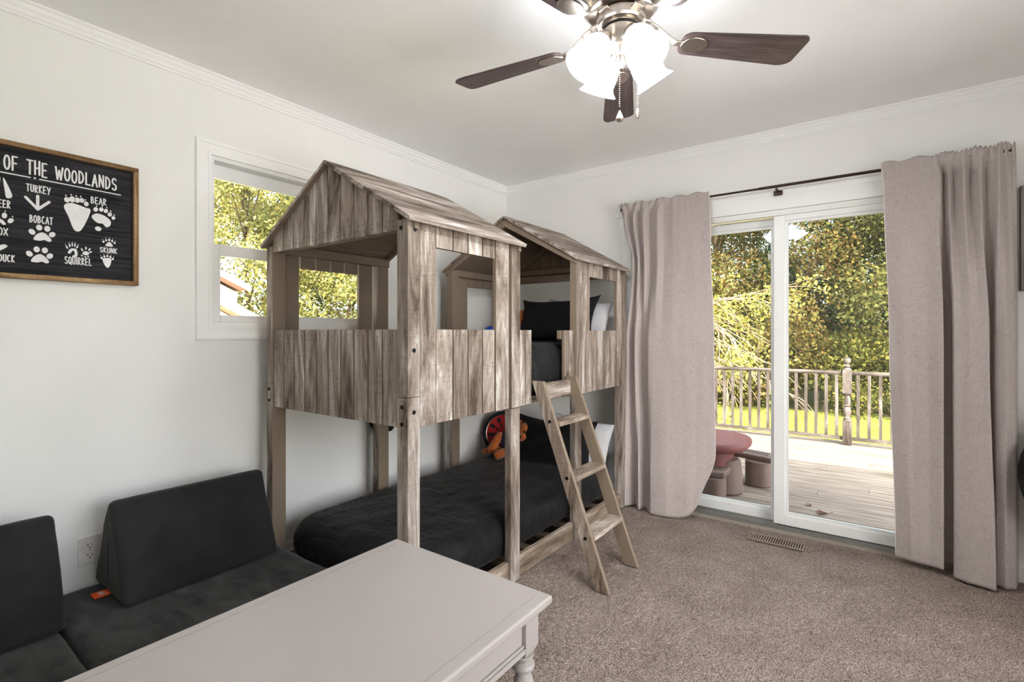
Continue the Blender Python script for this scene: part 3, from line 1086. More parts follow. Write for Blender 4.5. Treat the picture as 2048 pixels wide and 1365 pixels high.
def pillow(name, mats, w_, h_, t_, M, pinch=0.10, seed=0, flange=0.0, lumps=0.012):
    n = 36
    us = np.linspace(-1, 1, n + 1)
    bm = bmesh.new()
    rows = {}
    for s in (-1, 1):
        for i, u in enumerate(us):
            for j, v in enumerate(us):
                if s == 1 and (i in (0, n) or j in (0, n)):
                    rows[(s, i, j)] = rows[(-1, i, j)]
                    continue
                ex = 1 - pinch * (1 - v * v)
                ey = 1 - pinch * 1.0 * (1 - u * u)
                x = u * w_ / 2 * (1 - pinch * 0.6 * (1 - v * v) * abs(u) ** 3)
                y = v * h_ / 2 * (1 - pinch * 1.2 * (1 - u * u) * abs(v) ** 3)
                th = t_ / 2 * (max(0, 1 - abs(u) ** 2.4) ** 0.65) * (max(0, 1 - abs(v) ** 2.4) ** 0.65)
                th += lumps * mnoise.noise(Vector((u * 2.2 + seed, v * 2.2, s * 3 + seed))) * (1 - abs(u) ** 4) * (1 - abs(v) ** 4)
                th += 0.003 * mnoise.noise(Vector((u * 9 + seed, v * 9, s * 3 + seed))) * (1 - u ** 4) * (1 - v ** 4)
                rows[(s, i, j)] = bm.verts.new(M @ Vector((x, y, s * max(th, 0.002))))
    for s in (-1, 1):
        for i in range(n):
            for j in range(n):
                q = [rows[(s, i, j)], rows[(s, i + 1, j)], rows[(s, i + 1, j + 1)], rows[(s, i, j + 1)]]
                try: bm.faces.new(q)
                except ValueError: pass
    return bm_obj(name, bm, mats)


def pm(loc, tilt, yaw=0, roll=0):
    """pillow standing on its long edge, facing -y, leaning back by tilt"""
    return Matrix.Translation(loc) @ Matrix.Rotation(R(yaw), 4, 'Z') @ Matrix.Rotation(R(90 - tilt), 4, 'X') @ Matrix.Rotation(R(roll), 4, 'Z')


o = pillow('pillow', m_sham, 0.66, 0.37, 0.15, pm((0.720, -0.44, 0.440), 22, 2, 0), 0.17, 1)
tag(o, 'black pillow in front of the white one on the lower bunk', 'pillow')
o = pillow('pillow', m_pillow, 0.56, 0.38, 0.14, pm((0.815, -0.29, 0.422), 14, 0, -6), 0.08, 2)
tag(o, 'white pillow behind the black one on the lower bunk', 'pillow')
o = pillow('pillow', m_sham, 0.63, 0.37, 0.15, pm((0.748, -0.42, 1.290), 24, 2, 1.5), 0.22, 3)
tag(o, 'black pillow standing on the upper bunk', 'pillow')
o = pillow('pillow', m_pillow, 0.52, 0.32, 0.13, pm((0.812, -0.255, 1.285), 16, 0, -5), 0.08, 4)
tag(o, 'white pillow behind the black one on the upper bunk', 'pillow')

# ------------------------------------------------------------------ plush toys, dart board, ball
def limb(p0, p1, r0, r1, n=8):
    p0, p1 = Vector(p0), Vector(p1)
    pts, rd = [], []
    for i in range(n + 1):
        t = i / n
        pts.append(p0.lerp(p1, t))
        e = 1.0
        if t < 0.15: e = math.sqrt(max(0.05, 1 - ((0.15 - t) / 0.15) ** 2))
        if t > 0.85: e = math.sqrt(max(0.05, 1 - ((t - 0.85) / 0.15) ** 2))
        rd.append((r0 + (r1 - r0) * t) * e)
    return pts, rd
def plush(base, label, s=1.0, shirt=True, stripes=False):
    bx, by, bz = base
    t = thing('plush_toy', label, 'toy', base)
    fur = m_orange_fur
    b = MB(); b.ball((bx + 0.075 * s, by + 0.055 * s, bz + 0.095 * s), (0.105 * s, 0.060 * s, 0.078 * s), fuzz=0.08)
    b.build('body', m_shirt if shirt else fur, t, smooth=True)
    b = MB(); hc = (bx + 0.185 * s, by + 0.06 * s, bz + 0.170 * s)
    b.ball(hc, (0.068 * s, 0.062 * s, 0.066 * s), fuzz=0.06)
    b.ball((hc[0] + 0.01 * s, hc[1] - 0.055 * s, hc[2] - 0.018 * s), (0.034 * s, 0.03 * s, 0.028 * s), fuzz=0.06)
    hd = b.build('head', fur, t, smooth=True)
    for sx in (-1, 1):
        b = MB(); b.ball((hc[0] + sx * 0.048 * s, hc[1], hc[2] + 0.055 * s), (0.022 * s, 0.012 * s, 0.022 * s)); b.build('ear', fur, hd, smooth=True)
        b = MB(); b.ball((hc[0] + sx * 0.024 * s, hc[1] - 0.056 * s, hc[2] + 0.016 * s), 0.007 * s, 10, 8); b.build('eye', m_blackp, hd, smooth=True)
    b = MB(); b.ball((hc[0] + 0.01 * s, hc[1] - 0.086 * s, hc[2] - 0.012 * s), (0.011 * s, 0.007 * s, 0.008 * s), 10, 8); b.build('nose', m_blackp, hd, smooth=True)
    def lm_(name, p0, p1, r0, r1):
        b = MB(); pts, rd = limb(p0, p1, r0, r1); b.tube(pts, rd, 14); b.build(name, fur, t, smooth=True, angle=80)
    lm_('leg', (bx + 0.02 * s, by + 0.03 * s, bz + 0.045 * s), (bx - 0.115 * s, by - 0.03 * s, bz + 0.022 * s), 0.026 * s, 0.019 * s)
    lm_('leg', (bx + 0.07 * s, by + 0.02 * s, bz + 0.045 * s), (bx + 0.06 * s, by - 0.11 * s, bz + 0.032 * s), 0.028 * s, 0.030 * s)
    lm_('arm', (bx + 0.005 * s, by + 0.03 * s, bz + 0.155 * s), (bx - 0.03 * s, by - 0.055 * s, bz + 0.030 * s), 0.024 * s, 0.030 * s)
    lm_('arm', (bx + 0.13 * s, by + 0.04 * s, bz + 0.130 * s), (bx + 0.15 * s, by - 0.05 * s, bz + 0.040 * s), 0.024 * s, 0.026 * s)
    return t
plush((0.300, -0.50, 0.292), 'orange plush toy in a dark shirt on the lower bunk against the round board', 1.12)
plush((0.205, -0.42, 1.143), 'small orange plush toy half hidden beside the black pillow on the upper bunk', 0.95, shirt=False)

db = thing('dart_board', 'round red and black board leaning in the corner at the head of the lower bunk', 'dart board', (0.235, -0.30, 0.29))
Mdb = Matrix.Translation((0.225, -0.315, 0.452)) @ Matrix.Rotation(R(-42), 4, 'Z') @ Matrix.Rotation(R(-12), 4, 'X')
Mdb = Matrix.Translation((0.220, -0.315, 0.425)) @ Matrix.Rotation(R(30), 4, 'Z') @ Matrix.Rotation(R(78), 4, 'X')
b = MB(); b.lathe([(0.0, -0.012), (0.165, -0.012), (0.17, -0.006), (0.17, 0.006), (0.165, 0.012), (0.0, 0.012)], 48, 0, Mdb, cap=False)
b.build('rim', m_blackp, db, smooth=True)
b = MB(); b.lathe([(0.0, 0.0125), (0.138, 0.0125), (0.140, 0.0145), (0.0, 0.0145)], 48, 0, Mdb, cap=False)
b.build('face', m_red, db)
b = MB()
for k in range(10):
    a0 = R(k * 36); a1 = R(k * 36 + 14)
    for r0, r1 in ((0.045, 0.075), (0.085, 0.125)):
        v = [(r * math.cos(a), r * math.sin(a), z) for z in (0.0147, 0.0155) for (r, a) in ((r0, a0), (r1, a0), (r1, a1), (r0, a1))]
        b.add(v, [(0, 1, 2, 3), (4, 5, 6, 7), (0, 1, 5, 4), (1, 2, 6, 5), (2, 3, 7, 6), (3, 0, 4, 7)], 0, Mdb)
b.build('segments', m_blackp, db)
b = MB()
for k in range(48):
    a0, a1 = 2 * math.pi * k / 48, 2 * math.pi * (k + 1) / 48
    b.tube([(0.141 * math.cos(a0), 0.141 * math.sin(a0), 0.014), (0.141 * math.cos(a1), 0.141 * math.sin(a1), 0.014)], 0.0015, 5, 0, False, Mdb)
b.build('wire_ring', m_nickel, db)

b = MB(); b.ball((0.285, -0.56, 1.200), 0.056, 28, 18)
o = b.build('ball', m_blue, None, smooth=True, angle=90)
tag(o, 'blue ball just showing on the upper bunk near the wall', 'ball')

# ================================================================== PLAY COUCH
CT = 0.200
couch = thing('play_couch_base', 'low black suede floor couch along the left wall at the foot of the bunk bed', 'couch', (0.43, -2.95, 0))
def suede_disp(p, n):
    return 0.004 * mnoise.noise(Vector((p.x * 5, p.y * 5, p.z * 4))) + 0.0015 * mnoise.noise(Vector((p.x * 18, p.y * 18, p.z * 18)))
bm_ = rounded_box((0.430, -2.549, 0.104), (0.820, 0.798, 0.192), 0.028, (40, 40, 12), suede_disp)
bm_obj('seat_pad', bm_, m_suede2, couch)
bm_ = rounded_box((0.430, -3.300, 0.104), (0.820, 0.690, 0.192), 0.028, (40, 36, 12), suede_disp)
bm_obj('seat_pad', bm_, m_suede2, couch)

def wedge(y0, y1, label, group=None, tagpos=True):
    t = thing('wedge_cushion', label, 'cushion', (0.19, (y0 + y1) / 2, CT))
    poly = [(0.020, CT + 0.004), (0.372, CT + 0.004), (0.372, CT + 0.022), (0.222, 0.548), (0.182, 0.552), (0.012, CT + 0.10), (0.012, CT + 0.03)]
    poly = [(0.016, CT + 0.003), (0.368, CT + 0.003), (0.205, 0.572)]
    poly = [(0.012, CT + 0.003), (0.372, CT + 0.003), (0.220, 0.560), (0.172, 0.560)]
    # subdivided prism with rounded edges
    b = MB()
    n = 12
    for k in range(n):
        pass
    b.prism(poly, 'y', y0, y1)
    o = b.build('cushion_body', m_suede, t, smooth=True, bevel=0.030, bseg=5)
    sub = o.modifiers.new('sub', 'SUBSURF'); sub.subdivision_type = 'SIMPLE'; sub.levels = 3; sub.render_levels = 3
    tx = bpy.data.textures.get('suede_wrinkle') or bpy.data.textures.new('suede_wrinkle', 'CLOUDS')
    tx.noise_scale = 0.10
    dm = o.modifiers.new('wrinkle', 'DISPLACE'); dm.texture = tx; dm.strength = 0.010; dm.mid_level = 0.5; dm.texture_coords = 'GLOBAL'
    # seam down the end face
    b = MB()
    b.tube([(0.19, y1 - 0.0005, CT + 0.04), (0.19, y1 + 0.0008, 0.34), (0.195, y1 - 0.0005, 0.50)], 0.0012, 6)
    b.build('seam', m_suede, t)
    b = MB()
    b.tube([(0.19, y0 + 0.0005, CT + 0.04), (0.19, y0 - 0.0008, 0.34), (0.195, y0 + 0.0005, 0.50)], 0.0012, 6)
    b.build('seam', m_suede, t)
    return t
w1 = wedge(-2.790, -2.205, 'black triangular wedge cushion nearer the bunk bed, with an orange label at its corner')
b = MB(); b.box(0.140, 0.195, -2.832, -2.765, CT + 0.004, CT + 0.007)
lab = b.build('orange_tag', m_orange, w1)
lab['label'] = 'small orange cloth label'
b = MB()
for k, (a, c) in enumerate(((0.158, 0.018), (0.168, 0.030), (0.178, 0.022), (0.188, 0.034))):
    b.box(a - .01, a - .006, -2.812, -2.812 + c * .7, CT + 0.007, CT + 0.0076, 0)
b.build('tag_marks', m_white_ink, lab)
w2 = wedge(-3.53, -2.945, 'black triangular wedge cushion at the left edge of the photo, in front of the outlet')

# ================================================================== COFFEE TABLE
TX0, TX1, TY0, TY1, TZ = 1.176, 1.832, -3.42, -2.216, 0.470
tb = thing('coffee_table', 'white painted coffee table with turned legs in the foreground', 'table', ((TX0 + TX1) / 2, (TY0 + TY1) / 2, 0))
b = MB()
inn = 0.036
pts = [(TX0, TY0), (TX1, TY0), (TX1, TY1), (TX0, TY1)]
b.box(TX0, TX1, TY0, TY1, TZ - 0.024, TZ)
tt = b.build('tabletop', m_table, tb, bevel=0.007, bseg=4)
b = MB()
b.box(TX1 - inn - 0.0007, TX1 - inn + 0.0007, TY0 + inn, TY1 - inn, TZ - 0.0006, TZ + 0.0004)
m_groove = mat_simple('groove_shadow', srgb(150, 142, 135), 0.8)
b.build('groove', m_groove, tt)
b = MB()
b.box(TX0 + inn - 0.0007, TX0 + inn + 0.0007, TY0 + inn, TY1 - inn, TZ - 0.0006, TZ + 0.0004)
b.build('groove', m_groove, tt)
LS = 0.060
ins = 0.030
def leg_profile():
    return [(0.020, 0.0), (0.024, 0.004), (0.026, 0.02), (0.021, 0.035), (0.018, 0.05), (0.022, 0.10), (0.028, 0.16), (0.031, 0.21), (0.027, 0.245), (0.019, 0.262), (0.019, 0.268),
            (0.029, 0.274), (0.032, 0.283), (0.029, 0.292), (0.021, 0.297), (0.024, 0.304), (0.030, 0.312), (0.030, 0.318)]
for lx_ in (TX0 + ins + LS / 2, TX1 - ins - LS / 2):
    for ly_ in (TY0 + ins + LS / 2, TY1 - ins - LS / 2):
        b = MB()
        b.lathe(leg_profile(), 28, 0, Matrix.Translation((lx_, ly_, 0)))
        q = LS / 2
        # square block with chamfered foot
        b.add([(lx_ - q, ly_ - q, TZ - 0.0245), (lx_ + q, ly_ - q, TZ - 0.0245), (lx_ + q, ly_ + q, TZ - 0.0245), (lx_ - q, ly_ + q, TZ - 0.0245),
               (lx_ - q, ly_ - q, 0.338), (lx_ + q, ly_ - q, 0.338), (lx_ + q, ly_ + q, 0.338), (lx_ - q, ly_ + q, 0.338),
               (lx_ - q * .68, ly_ - q * .68, 0.318), (lx_ + q * .68, ly_ - q * .68, 0.318), (lx_ + q * .68, ly_ + q * .68, 0.318), (lx_ - q * .68, ly_ + q * .68, 0.318)],
              [(0, 1, 2, 3)] + [(i, (i + 1) % 4, (i + 1) % 4 + 4, i + 4) for i in range(4)] + [(i + 4, (i + 1) % 4 + 4, (i + 1) % 4 + 8, i + 8) for i in range(4)] + [(8, 9, 10, 11)])
        b.build('leg', m_table, tb, smooth=True, angle=30)
def apron(x0, x1, y0, y1, axis):
    z0, z1 = 0.338, TZ - 0.0245
    b = MB(); b.box(x0, x1, y0, y1, z0, z1)
    # lower lip moulding, raised panel bead
    if axis == 'y':
        s = 1 if x1 > (TX0 + TX1) / 2 else -1
        xf = x1 if s > 0 else x0
        b.box(min(xf, xf + s * 0.012), max(xf, xf + s * 0.012), y0, y1, z0, z0 + 0.014)
        b.box(min(xf, xf + s * 0.007), max(xf, xf + s * 0.007), y0, y1, z0 + 0.014, z0 + 0.022)
        b.box(min(xf, xf + s * 0.006), max(xf, xf + s * 0.006), y0 + 0.05, y1 - 0.05, z1 - 0.030, z1 - 0.022)
    else:
        s = 1 if y1 > (TY0 + TY1) / 2 else -1
        yf = y1 if s > 0 else y0
        b.box(x0, x1, min(yf, yf + s * 0.012), max(yf, yf + s * 0.012), z0, z0 + 0.014)
    b.build('apron', m_table, tb, bevel=0.002)
apron(TX1 - ins - 0.026, TX1 - ins - 0.012, TY0 + ins + LS, TY1 - ins - LS, 'y')
apron(TX0 + ins + 0.012, TX0 + ins + 0.026, TY0 + ins + LS, TY1 - ins - LS, 'y')
apron(TX0 + ins + LS, TX1 - ins - LS, TY1 - ins - 0.026, TY1 - ins - 0.012, 'x')
apron(TX0 + ins + LS, TX1 - ins - LS, TY0 + ins + 0.012, TY0 + ins + 0.026, 'x')

# ================================================================== WALL OUTLETS
def outlet(y, z, label):
    t = thing('wall_outlet', label, 'outlet', (0.0, y, z), 'wall outlets')
    b = MB(); b.box(0.0, 0.006, y - 0.037, y + 0.037, z - 0.058, z + 0.058)
    pl = b.build('cover_plate', m_plate, t, bevel=0.003)
    for dz in (-0.02, 0.02):
        b = MB()
        M = Matrix.Translation((0.006, y, z + dz)) @ Matrix.Rotation(R(90), 4, 'Y')
        pts = []
        for k in range(28):
            a = 2 * math.pi * k / 28
            pts.append((max(-0.0125, min(0.0125, 0.0165 * math.cos(a))), 0.0165 * math.sin(a)))
        v = [(p[0], p[1], 0) for p in pts] + [(p[0], p[1], 0.002) for p in pts]
        n = len(pts)
        b.add(v, [tuple(range(n, 2 * n))] + [(i, (i + 1) % n, (i + 1) % n + n, i + n) for i in range(n)], 0, M)
        rc = b.build('receptacle', m_plate, t)
        b = MB()
        for dy, hh in ((-0.0065, 0.0045), (0.0065, 0.0036)):
            b.box(0.0078, 0.0084, y + dy - 0.001, y + dy + 0.001, z + dz + 0.003 - hh, z + dz + 0.003 + hh)
        b.lathe([(0.0024, 0), (0.0024, 0.0006)], 12, 0, Matrix.Translation((0.0078, y, z + dz - 0.008)) @ Matrix.Rotation(R(90), 4, 'Y'))
        b.build('slots', m_dark, rc)
    b = MB(); b.lathe([(0.0028, 0), (0.0028, 0.001)], 12, 0, Matrix.Translation((0.006, y, z)) @ Matrix.Rotation(R(90), 4, 'Y'))
    b.build('screw', m_nickel, pl)
    return t
outlet(-2.800, 0.330, 'white wall outlet between the two black wedge cushions')
outlet(-0.362, 0.345, 'white wall outlet low in the corner at the head of the lower bunk')

# ================================================================== WOODLAND TRACKS SIGN
SY0, SY1, SZ0, SZ1 = -3.302, -2.643, 1.407, 1.904
sg = thing('wall_sign', 'black wooden sign with white animal tracks in an oak frame on the left wall', 'sign', (0.0, (SY0 + SY1) / 2, SZ0))
b = MB(); b.box(0.006, 0.018, SY0 + 0.008, SY1 - 0.008, SZ0 + 0.008, SZ1 - 0.008)
b.build('board', m_board, sg)
fw = 0.017
for nm, (a0, a1, c0, c1), mt in (('frame_rail', (SY0, SY1, SZ1 - fw, SZ1), m_frame), ('frame_rail', (SY0, SY1, SZ0, SZ0 + fw), m_frame),
                             ('frame_stile', (SY0, SY0 + fw, SZ0 + fw, SZ1 - fw), m_frame_z), ('frame_stile', (SY1 - fw, SY1, SZ0 + fw, SZ1 - fw), m_frame_z)):
    b = MB(); b.box(0.0, 0.036, a0, a1, c0, c1); b.build(nm, mt, sg, bevel=0.0015)
def arc(cx_, cy_, rx, ry, a0, a1, n=14):
    return [(cx_ + rx * math.cos(R(a0 + (a1 - a0) * i / n)), cy_ + ry * math.sin(R(a0 + (a1 - a0) * i / n))) for i in range(n + 1)]
FONT = {
    'O': [arc(.5, .5, .46, .5, 0, 360, 24)], 'F': [[(.1, 0), (.1, 1), (.9, 1)], [(.1, .52), (.75, .52)]], 'T': [[(0, 1), (1, 1)], [(.5, 1), (.5, 0)]],
    'H': [[(.08, 0), (.08, 1)], [(.92, 0), (.92, 1)], [(.08, .45), (.92, .5)]], 'E': [[(.9, 0), (.1, 0), (.1, 1), (.9, 1)], [(.1, .5), (.75, .5)]],
    'W': [[(0, 1), (.25, 0), (.5, .75), (.75, 0), (1, 1)]], 'D': [[(.08, 0), (.08, 1)] + arc(.1, .5, .82, .5, 90, -90)], 'L': [[(.1, 1), (.1, 0), (.9, 0)]],
    'A': [[(0, 0), (.5, 1), (1, 0)], [(.2, .35), (.8, .35)]], 'N': [[(.08, 0), (.08, 1), (.92, 0), (.92, 1)]],
    'S': [arc(.5, .75, .4, .25, 30, 250) + arc(.5, .25, .42, .25, 90, -150)], 'U': [[(.08, 1), (.08, .3)] + arc(.5, .3, .42, .3, 180, 360) + [(.92, 1)]],
    'R': [[(.1, 0), (.1, 1)] + arc(.12, .76, .7, .24, 90, -90) + [(.9, 0)]], 'K': [[(.1, 0), (.1, 1)], [(.9, 1), (.1, .45), (.92, 0)]],
    'Y': [[(0, 1), (.5, .5)], [(1, 1), (.35, 0)]], 'B': [[(.1, 0), (.1, 1)] + arc(.12, .77, .62, .23, 90, -90) + arc(.12, .27, .76, .27, 90, -90)],
    'C': [arc(.55, .5, .48, .5, 55, 305)], 'Q': [arc(.5, .5, .46, .5, 0, 360, 24), [(.6, .25), (1, -.08)]], 'I': [[(.5, 0), (.5, 1)]], 'X': [[(0, 1), (1, 0)], [(1, 1), (0, 0)]],
}
XS = 0.0184
def strokes(b, polys, w_):
    """brush strokes as slightly raised rounded paint ridges"""
    F = Matrix.Translation((XS, 0, 0)) @ Matrix.Diagonal((0.30, 1, 1, 1))
    for pl in polys:
        for (p, q) in zip(pl[:-1], pl[1:]):
            if math.hypot(q[0] - p[0], q[1] - p[1]) < 1e-7: continue
            b.tube([(0, p[0], p[1]), (0, q[0], q[1])], w_ / 2, 8, 0, False, F)
        for p in pl:
            b.ball((0, p[0], p[1]), w_ / 2 * 1.002, 8, 6, 0, 0, F)
def disc(b, c, ry, rz, n=16, rot=0.0):
    pts = []
    for k in range(n):
        a = 2 * math.pi * k / n
        y_, z_ = ry * math.cos(a), rz * math.sin(a)
        pts.append((XS, c[0] + y_ * math.cos(rot) - z_ * math.sin(rot), c[1] + y_ * math.sin(rot) + z_ * math.cos(rot)))
    b.add(pts, [tuple(range(n))])
def word(txt, y0, y1, z0, z1, w_, jit=0.0):
    wd = {'I': 0.25, 'W': 1.35}
    tot = sum(wd.get(c, 1) for c in txt) + 0.42 * (len(txt) - 1)
    cw = (y1 - y0) / tot
    b = MB(); y = y0
    for i, c in enumerate(txt):
        ww = wd.get(c, 1) * cw
        dz = jit * (z1 - z0) * math.sin(i * 2.3)
        strokes(b, [[(y + p[0] * ww, z0 + dz + p[1] * (z1 - z0)) for p in pl] for pl in FONT[c]], w_)
        y += ww + 0.42 * cw
    b.build('lettering', m_white_ink, sg)
word('OF', -3.047, -3.012, 1.802, 1.852, 0.0058)
word('THE', -2.986, -2.931, 1.800, 1.851, 0.0058, .05)
word('WOODLANDS', -2.906, -2.716, 1.799, 1.846, 0.0056, .04)
word('TURKEY', -2.988, -2.922, 1.735, 1.761, 0.0036, .04)
word('BOBCAT', -2.979, -2.915, 1.621, 1.647, 0.0036)
word('BEAR', -2.799, -2.750, 1.729, 1.754, 0.0036)
word('SQUIRREL', -2.879, -2.797, 1.477, 1.504, 0.0036)
word('SKUNK', -2.770, -2.714, 1.536, 1.555, 0.0034, .05)
word('DEER', -3.072, -3.031, 1.661, 1.687, 0.0036)
word('FOX', -3.075, -3.038, 1.561, 1.586, 0.0036)
word('DUCK', -3.060, -3.020, 1.466, 1.490, 0.0036)
b = MB(); strokes(b, [[(-3.227, 1.789), (-2.978, 1.787)], [(-2.952, 1.786), (-2.702, 1.782)]], 0.0042); disc(b, (-2.965, 1.787), 0.0036, 0.0036)
b.build('divider_line', m_white_ink, sg)
def poly(b, pts): b.add([(XS, p[0], p[1]) for p in pts], [tuple(range(len(pts)))])
def smooth_poly(pts, n=6):
    out = []
    m_ = len(pts)
    for i in range(m_):
        p0, p1, p2, p3 = [np.array(pts[(i + k - 1) % m_], float) for k in range(4)]
        for t in np.linspace(0, 1, n, endpoint=False):
            out.append(tuple(0.5 * ((2 * p1) + (-p0 + p2) * t + (2 * p0 - 5 * p1 + 4 * p2 - p3) * t * t + (-p0 + 3 * p1 - 3 * p2 + p3) * t ** 3)))
    return out
def prt(name='paw_print'):
    return MB()
# turkey: three toes
b = MB(); strokes(b, [[(-2.957, 1.674), (-2.957, 1.722)], [(-2.957, 1.672), (-2.990, 1.711)], [(-2.957, 1.672), (-2.925, 1.706)]], 0.0095)
b.build('paw_print', m_white_ink, sg)
# bear hind foot and fore foot
b = MB(); poly(b, smooth_poly([(-2.882, 1.700), (-2.862, 1.716), (-2.835, 1.712), (-2.815, 1.706), (-2.801, 1.702), (-2.805, 1.678), (-2.818, 1.640), (-2.832, 1.612), (-2.846, 1.608), (-2.856, 1.622), (-2.868, 1.660)]))
for (y_, z_, r_) in ((-2.873, 1.726, .0085), (-2.857, 1.731, .0095), (-2.842, 1.731, .0085), (-2.828, 1.733, .0075), (-2.814, 1.722, .0075)):
    disc(b, (y_, z_), r_, r_ * 1.25); disc(b, (y_ - 0.003, z_ + r_ * 1.25 + 0.0055), .0024, .0032)
b.build('paw_print', m_white_ink, sg)
b = MB(); poly(b, smooth_poly([(-2.797, 1.677), (-2.780, 1.690), (-2.755, 1.685), (-2.736, 1.668), (-2.737, 1.648), (-2.750, 1.640), (-2.762, 1.652), (-2.776, 1.652), (-2.790, 1.662)]))
for (y_, z_, r_) in ((-2.784, 1.706, .0075), (-2.766, 1.709, .0072), (-2.751, 1.706, .007), (-2.738, 1.694, .0072), (-2.726, 1.682, .0062)):
    disc(b, (y_, z_), r_, r_ * 1.25, rot=-.3); disc(b, (y_ + 0.003, z_ + r_ * 1.25 + 0.005), .0022, .003)
disc(b, (-2.776, 1.629), 0.0105, 0.0092)
b.build('paw_print', m_white_ink, sg)
# bobcat pair
for zc, yc in ((1.573, -2.944), (1.490, -2.951)):
    b = MB()
    poly(b, smooth_poly([(yc - 0.025, zc - 0.014), (yc - 0.016, zc + 0.004), (yc, zc + 0.014), (yc + 0.014, zc + 0.006), (yc + 0.026, zc - 0.012), (yc + 0.018, zc - 0.019), (yc + 0.006, zc - 0.014), (yc - 0.006, zc - 0.018), (yc - 0.018, zc - 0.018)]))
    for dy, dz, rt in ((-.029, .012, .5), (-.009, .031, 0), (.014, .030, -.1), (.028, .010, -.5)):
        disc(b, (yc + dy, zc + dz), 0.0088, 0.0112, 16, rt)
    b.build('paw_print', m_white_ink, sg)
# squirrel hand and foot
b = MB(); strokes(b, [[(-2.862, 1.530), (-2.866, 1.521), (-2.858, 1.534), (-2.848, 1.534), (-2.845, 1.522), (-2.846, 1.511), (-2.853, 1.507)]], 0.009)
for y_, z_, a in ((-2.873, 1.541, .5), (-2.865, 1.549, .2), (-2.857, 1.553, 0), (-2.849, 1.552, -.1), (-2.842, 1.546, -.4)):
    disc(b, (y_, z_), .0026, .0072, 10, a); disc(b, (y_ - a * .008, z_ + .010), .0016, .0018, 8)
b.build('paw_print', m_white_ink, sg)
b = MB(); poly(b, smooth_poly([(-2.826, 1.524), (-2.816, 1.533), (-2.806, 1.527), (-2.808, 1.519), (-2.820, 1.517)]))
for y_, z_, a in ((-2.827, 1.537, .5), (-2.815, 1.545, 0), (-2.804, 1.541, -.5), (-2.801, 1.531, -.9)):
    disc(b, (y_, z_), .0028, .0062, 10, a)
for y_, z_ in ((-2.828, 1.514), (-2.817, 1.510), (-2.808, 1.513)): disc(b, (y_, z_), .003, .003, 10)
b.build('paw_print', m_white_ink, sg)
# skunk pair
for zc, yc, hh in ((1.571, -2.740, .010), (1.500, -2.746, .022)):
    b = MB()
    if hh < .02: poly(b, smooth_poly([(yc - .013, zc - .006), (yc, zc + .010), (yc + .012, zc - .004), (yc + .008, zc - .009), (yc - .008, zc - .009)]))
    else: poly(b, smooth_poly([(yc - .016, zc + .008), (yc, zc + .014), (yc + .013, zc + .010), (yc + .010, zc - .012), (yc + .002, zc - .026), (yc - .008, zc - .018)]))
    for k, (dy, dz) in enumerate(((-.019, .008), (-.010, .015), (0, .018), (.010, .015), (.018, .008))):
        off = 0.004 if hh > .02 else 0
        disc(b, (yc + dy, zc + dz + off), .0036, .0048, 10); disc(b, (yc + dy * 1.15, zc + dz + .0085 + off), .0014, .0018, 8)
    b.build('paw_print', m_white_ink, sg)
# deer, fox, duck at the left of the view
b = MB()
for s in (-1, 1):
    poly(b, smooth_poly([(-3.053 + s * .004, 1.735 + .035), (-3.053 + s * .026, 1.715), (-3.053 + s * .024, 1.700), (-3.053 + s * .012, 1.698), (-3.053 + s * .008, 1.72)]))
b.build('paw_print', m_white_ink, sg)
b = MB(); yc, zc = -3.056, 1.612
poly(b, smooth_poly([(yc - .014, zc - .012), (yc, zc + .006), (yc + .014, zc - .010), (yc + .006, zc - .014), (yc, zc - .008), (yc - .006, zc - .014)]))
for dy, dz, a in ((-.026, .006, .5), (-.010, .020, .1), (.010, .020, -.1), (.026, .004, -.6)):
    disc(b, (yc + dy, zc + dz), .0070, .0105, 14, a); disc(b, (yc + dy * 1.2, zc + dz + .016), .002, .003, 8)
b.build('paw_print', m_white_ink, sg)
b = MB(); poly(b, smooth_poly([(-3.078, 1.495), (-3.040, 1.518), (-3.046, 1.528), (-3.064, 1.522), (-3.078, 1.534), (-3.090, 1.522), (-3.108, 1.528), (-3.112, 1.518)]))
b.build('paw_print', m_white_ink, sg)

# ================================================================== CEILING FAN
FX, FY = 1.852, -1.805
fan = thing('ceiling_fan', 'five-blade ceiling fan with dark wood blades, nickel body and lit bell shades', 'ceiling fan', (FX, FY, H))
T0 = Matrix.Translation((FX, FY, 0))
b = MB()
b.lathe([(0.0, 2.3000), (0.060, 2.3000), (0.110, 2.306), (0.128, 2.325), (0.135, 2.350), (0.132, 2.385), (0.118, 2.410), (0.105, 2.420), (0.105, 2.4395), (0.0, 2.4395)], 48, 0, T0, cap=False)
b.build('motor_housing', m_nickel, fan, smooth=True)
b = MB()
b.lathe([(0.0, 2.262), (0.078, 2.262), (0.084, 2.268), (0.084, 2.294), (0.074, 2.3005), (0.0, 2.3005)], 48, 0, T0, cap=False)
b.build('flywheel', m_nickel, fan, smooth=True)
b = MB()
b.lathe([(0.0, 2.182), (0.030, 2.182), (0.056, 2.190), (0.063, 2.202), (0.063, 2.252), (0.060, 2.2625), (0.0, 2.2625)], 40, 0, T0, cap=False)
sh_ = b.build('switch_housing', m_nickel, fan, smooth=True)
b = MB(); b.lathe([(0.0645, 2.246), (0.0655, 2.248), (0.0655, 2.252), (0.0645, 2.254)], 40, 0, T0, cap=False)
b.build('dark_ring', m_blackp, sh_)
b = MB()
b.lathe([(0.0, 2.118), (0.006, 2.118), (0.010, 2.126), (0.017, 2.134), (0.020, 2.148), (0.016, 2.160), (0.022, 2.170), (0.030, 2.1825), (0.0, 2.1825)], 28, 0, T0, cap=False)
b.build('finial', m_nickel, fan, smooth=True)
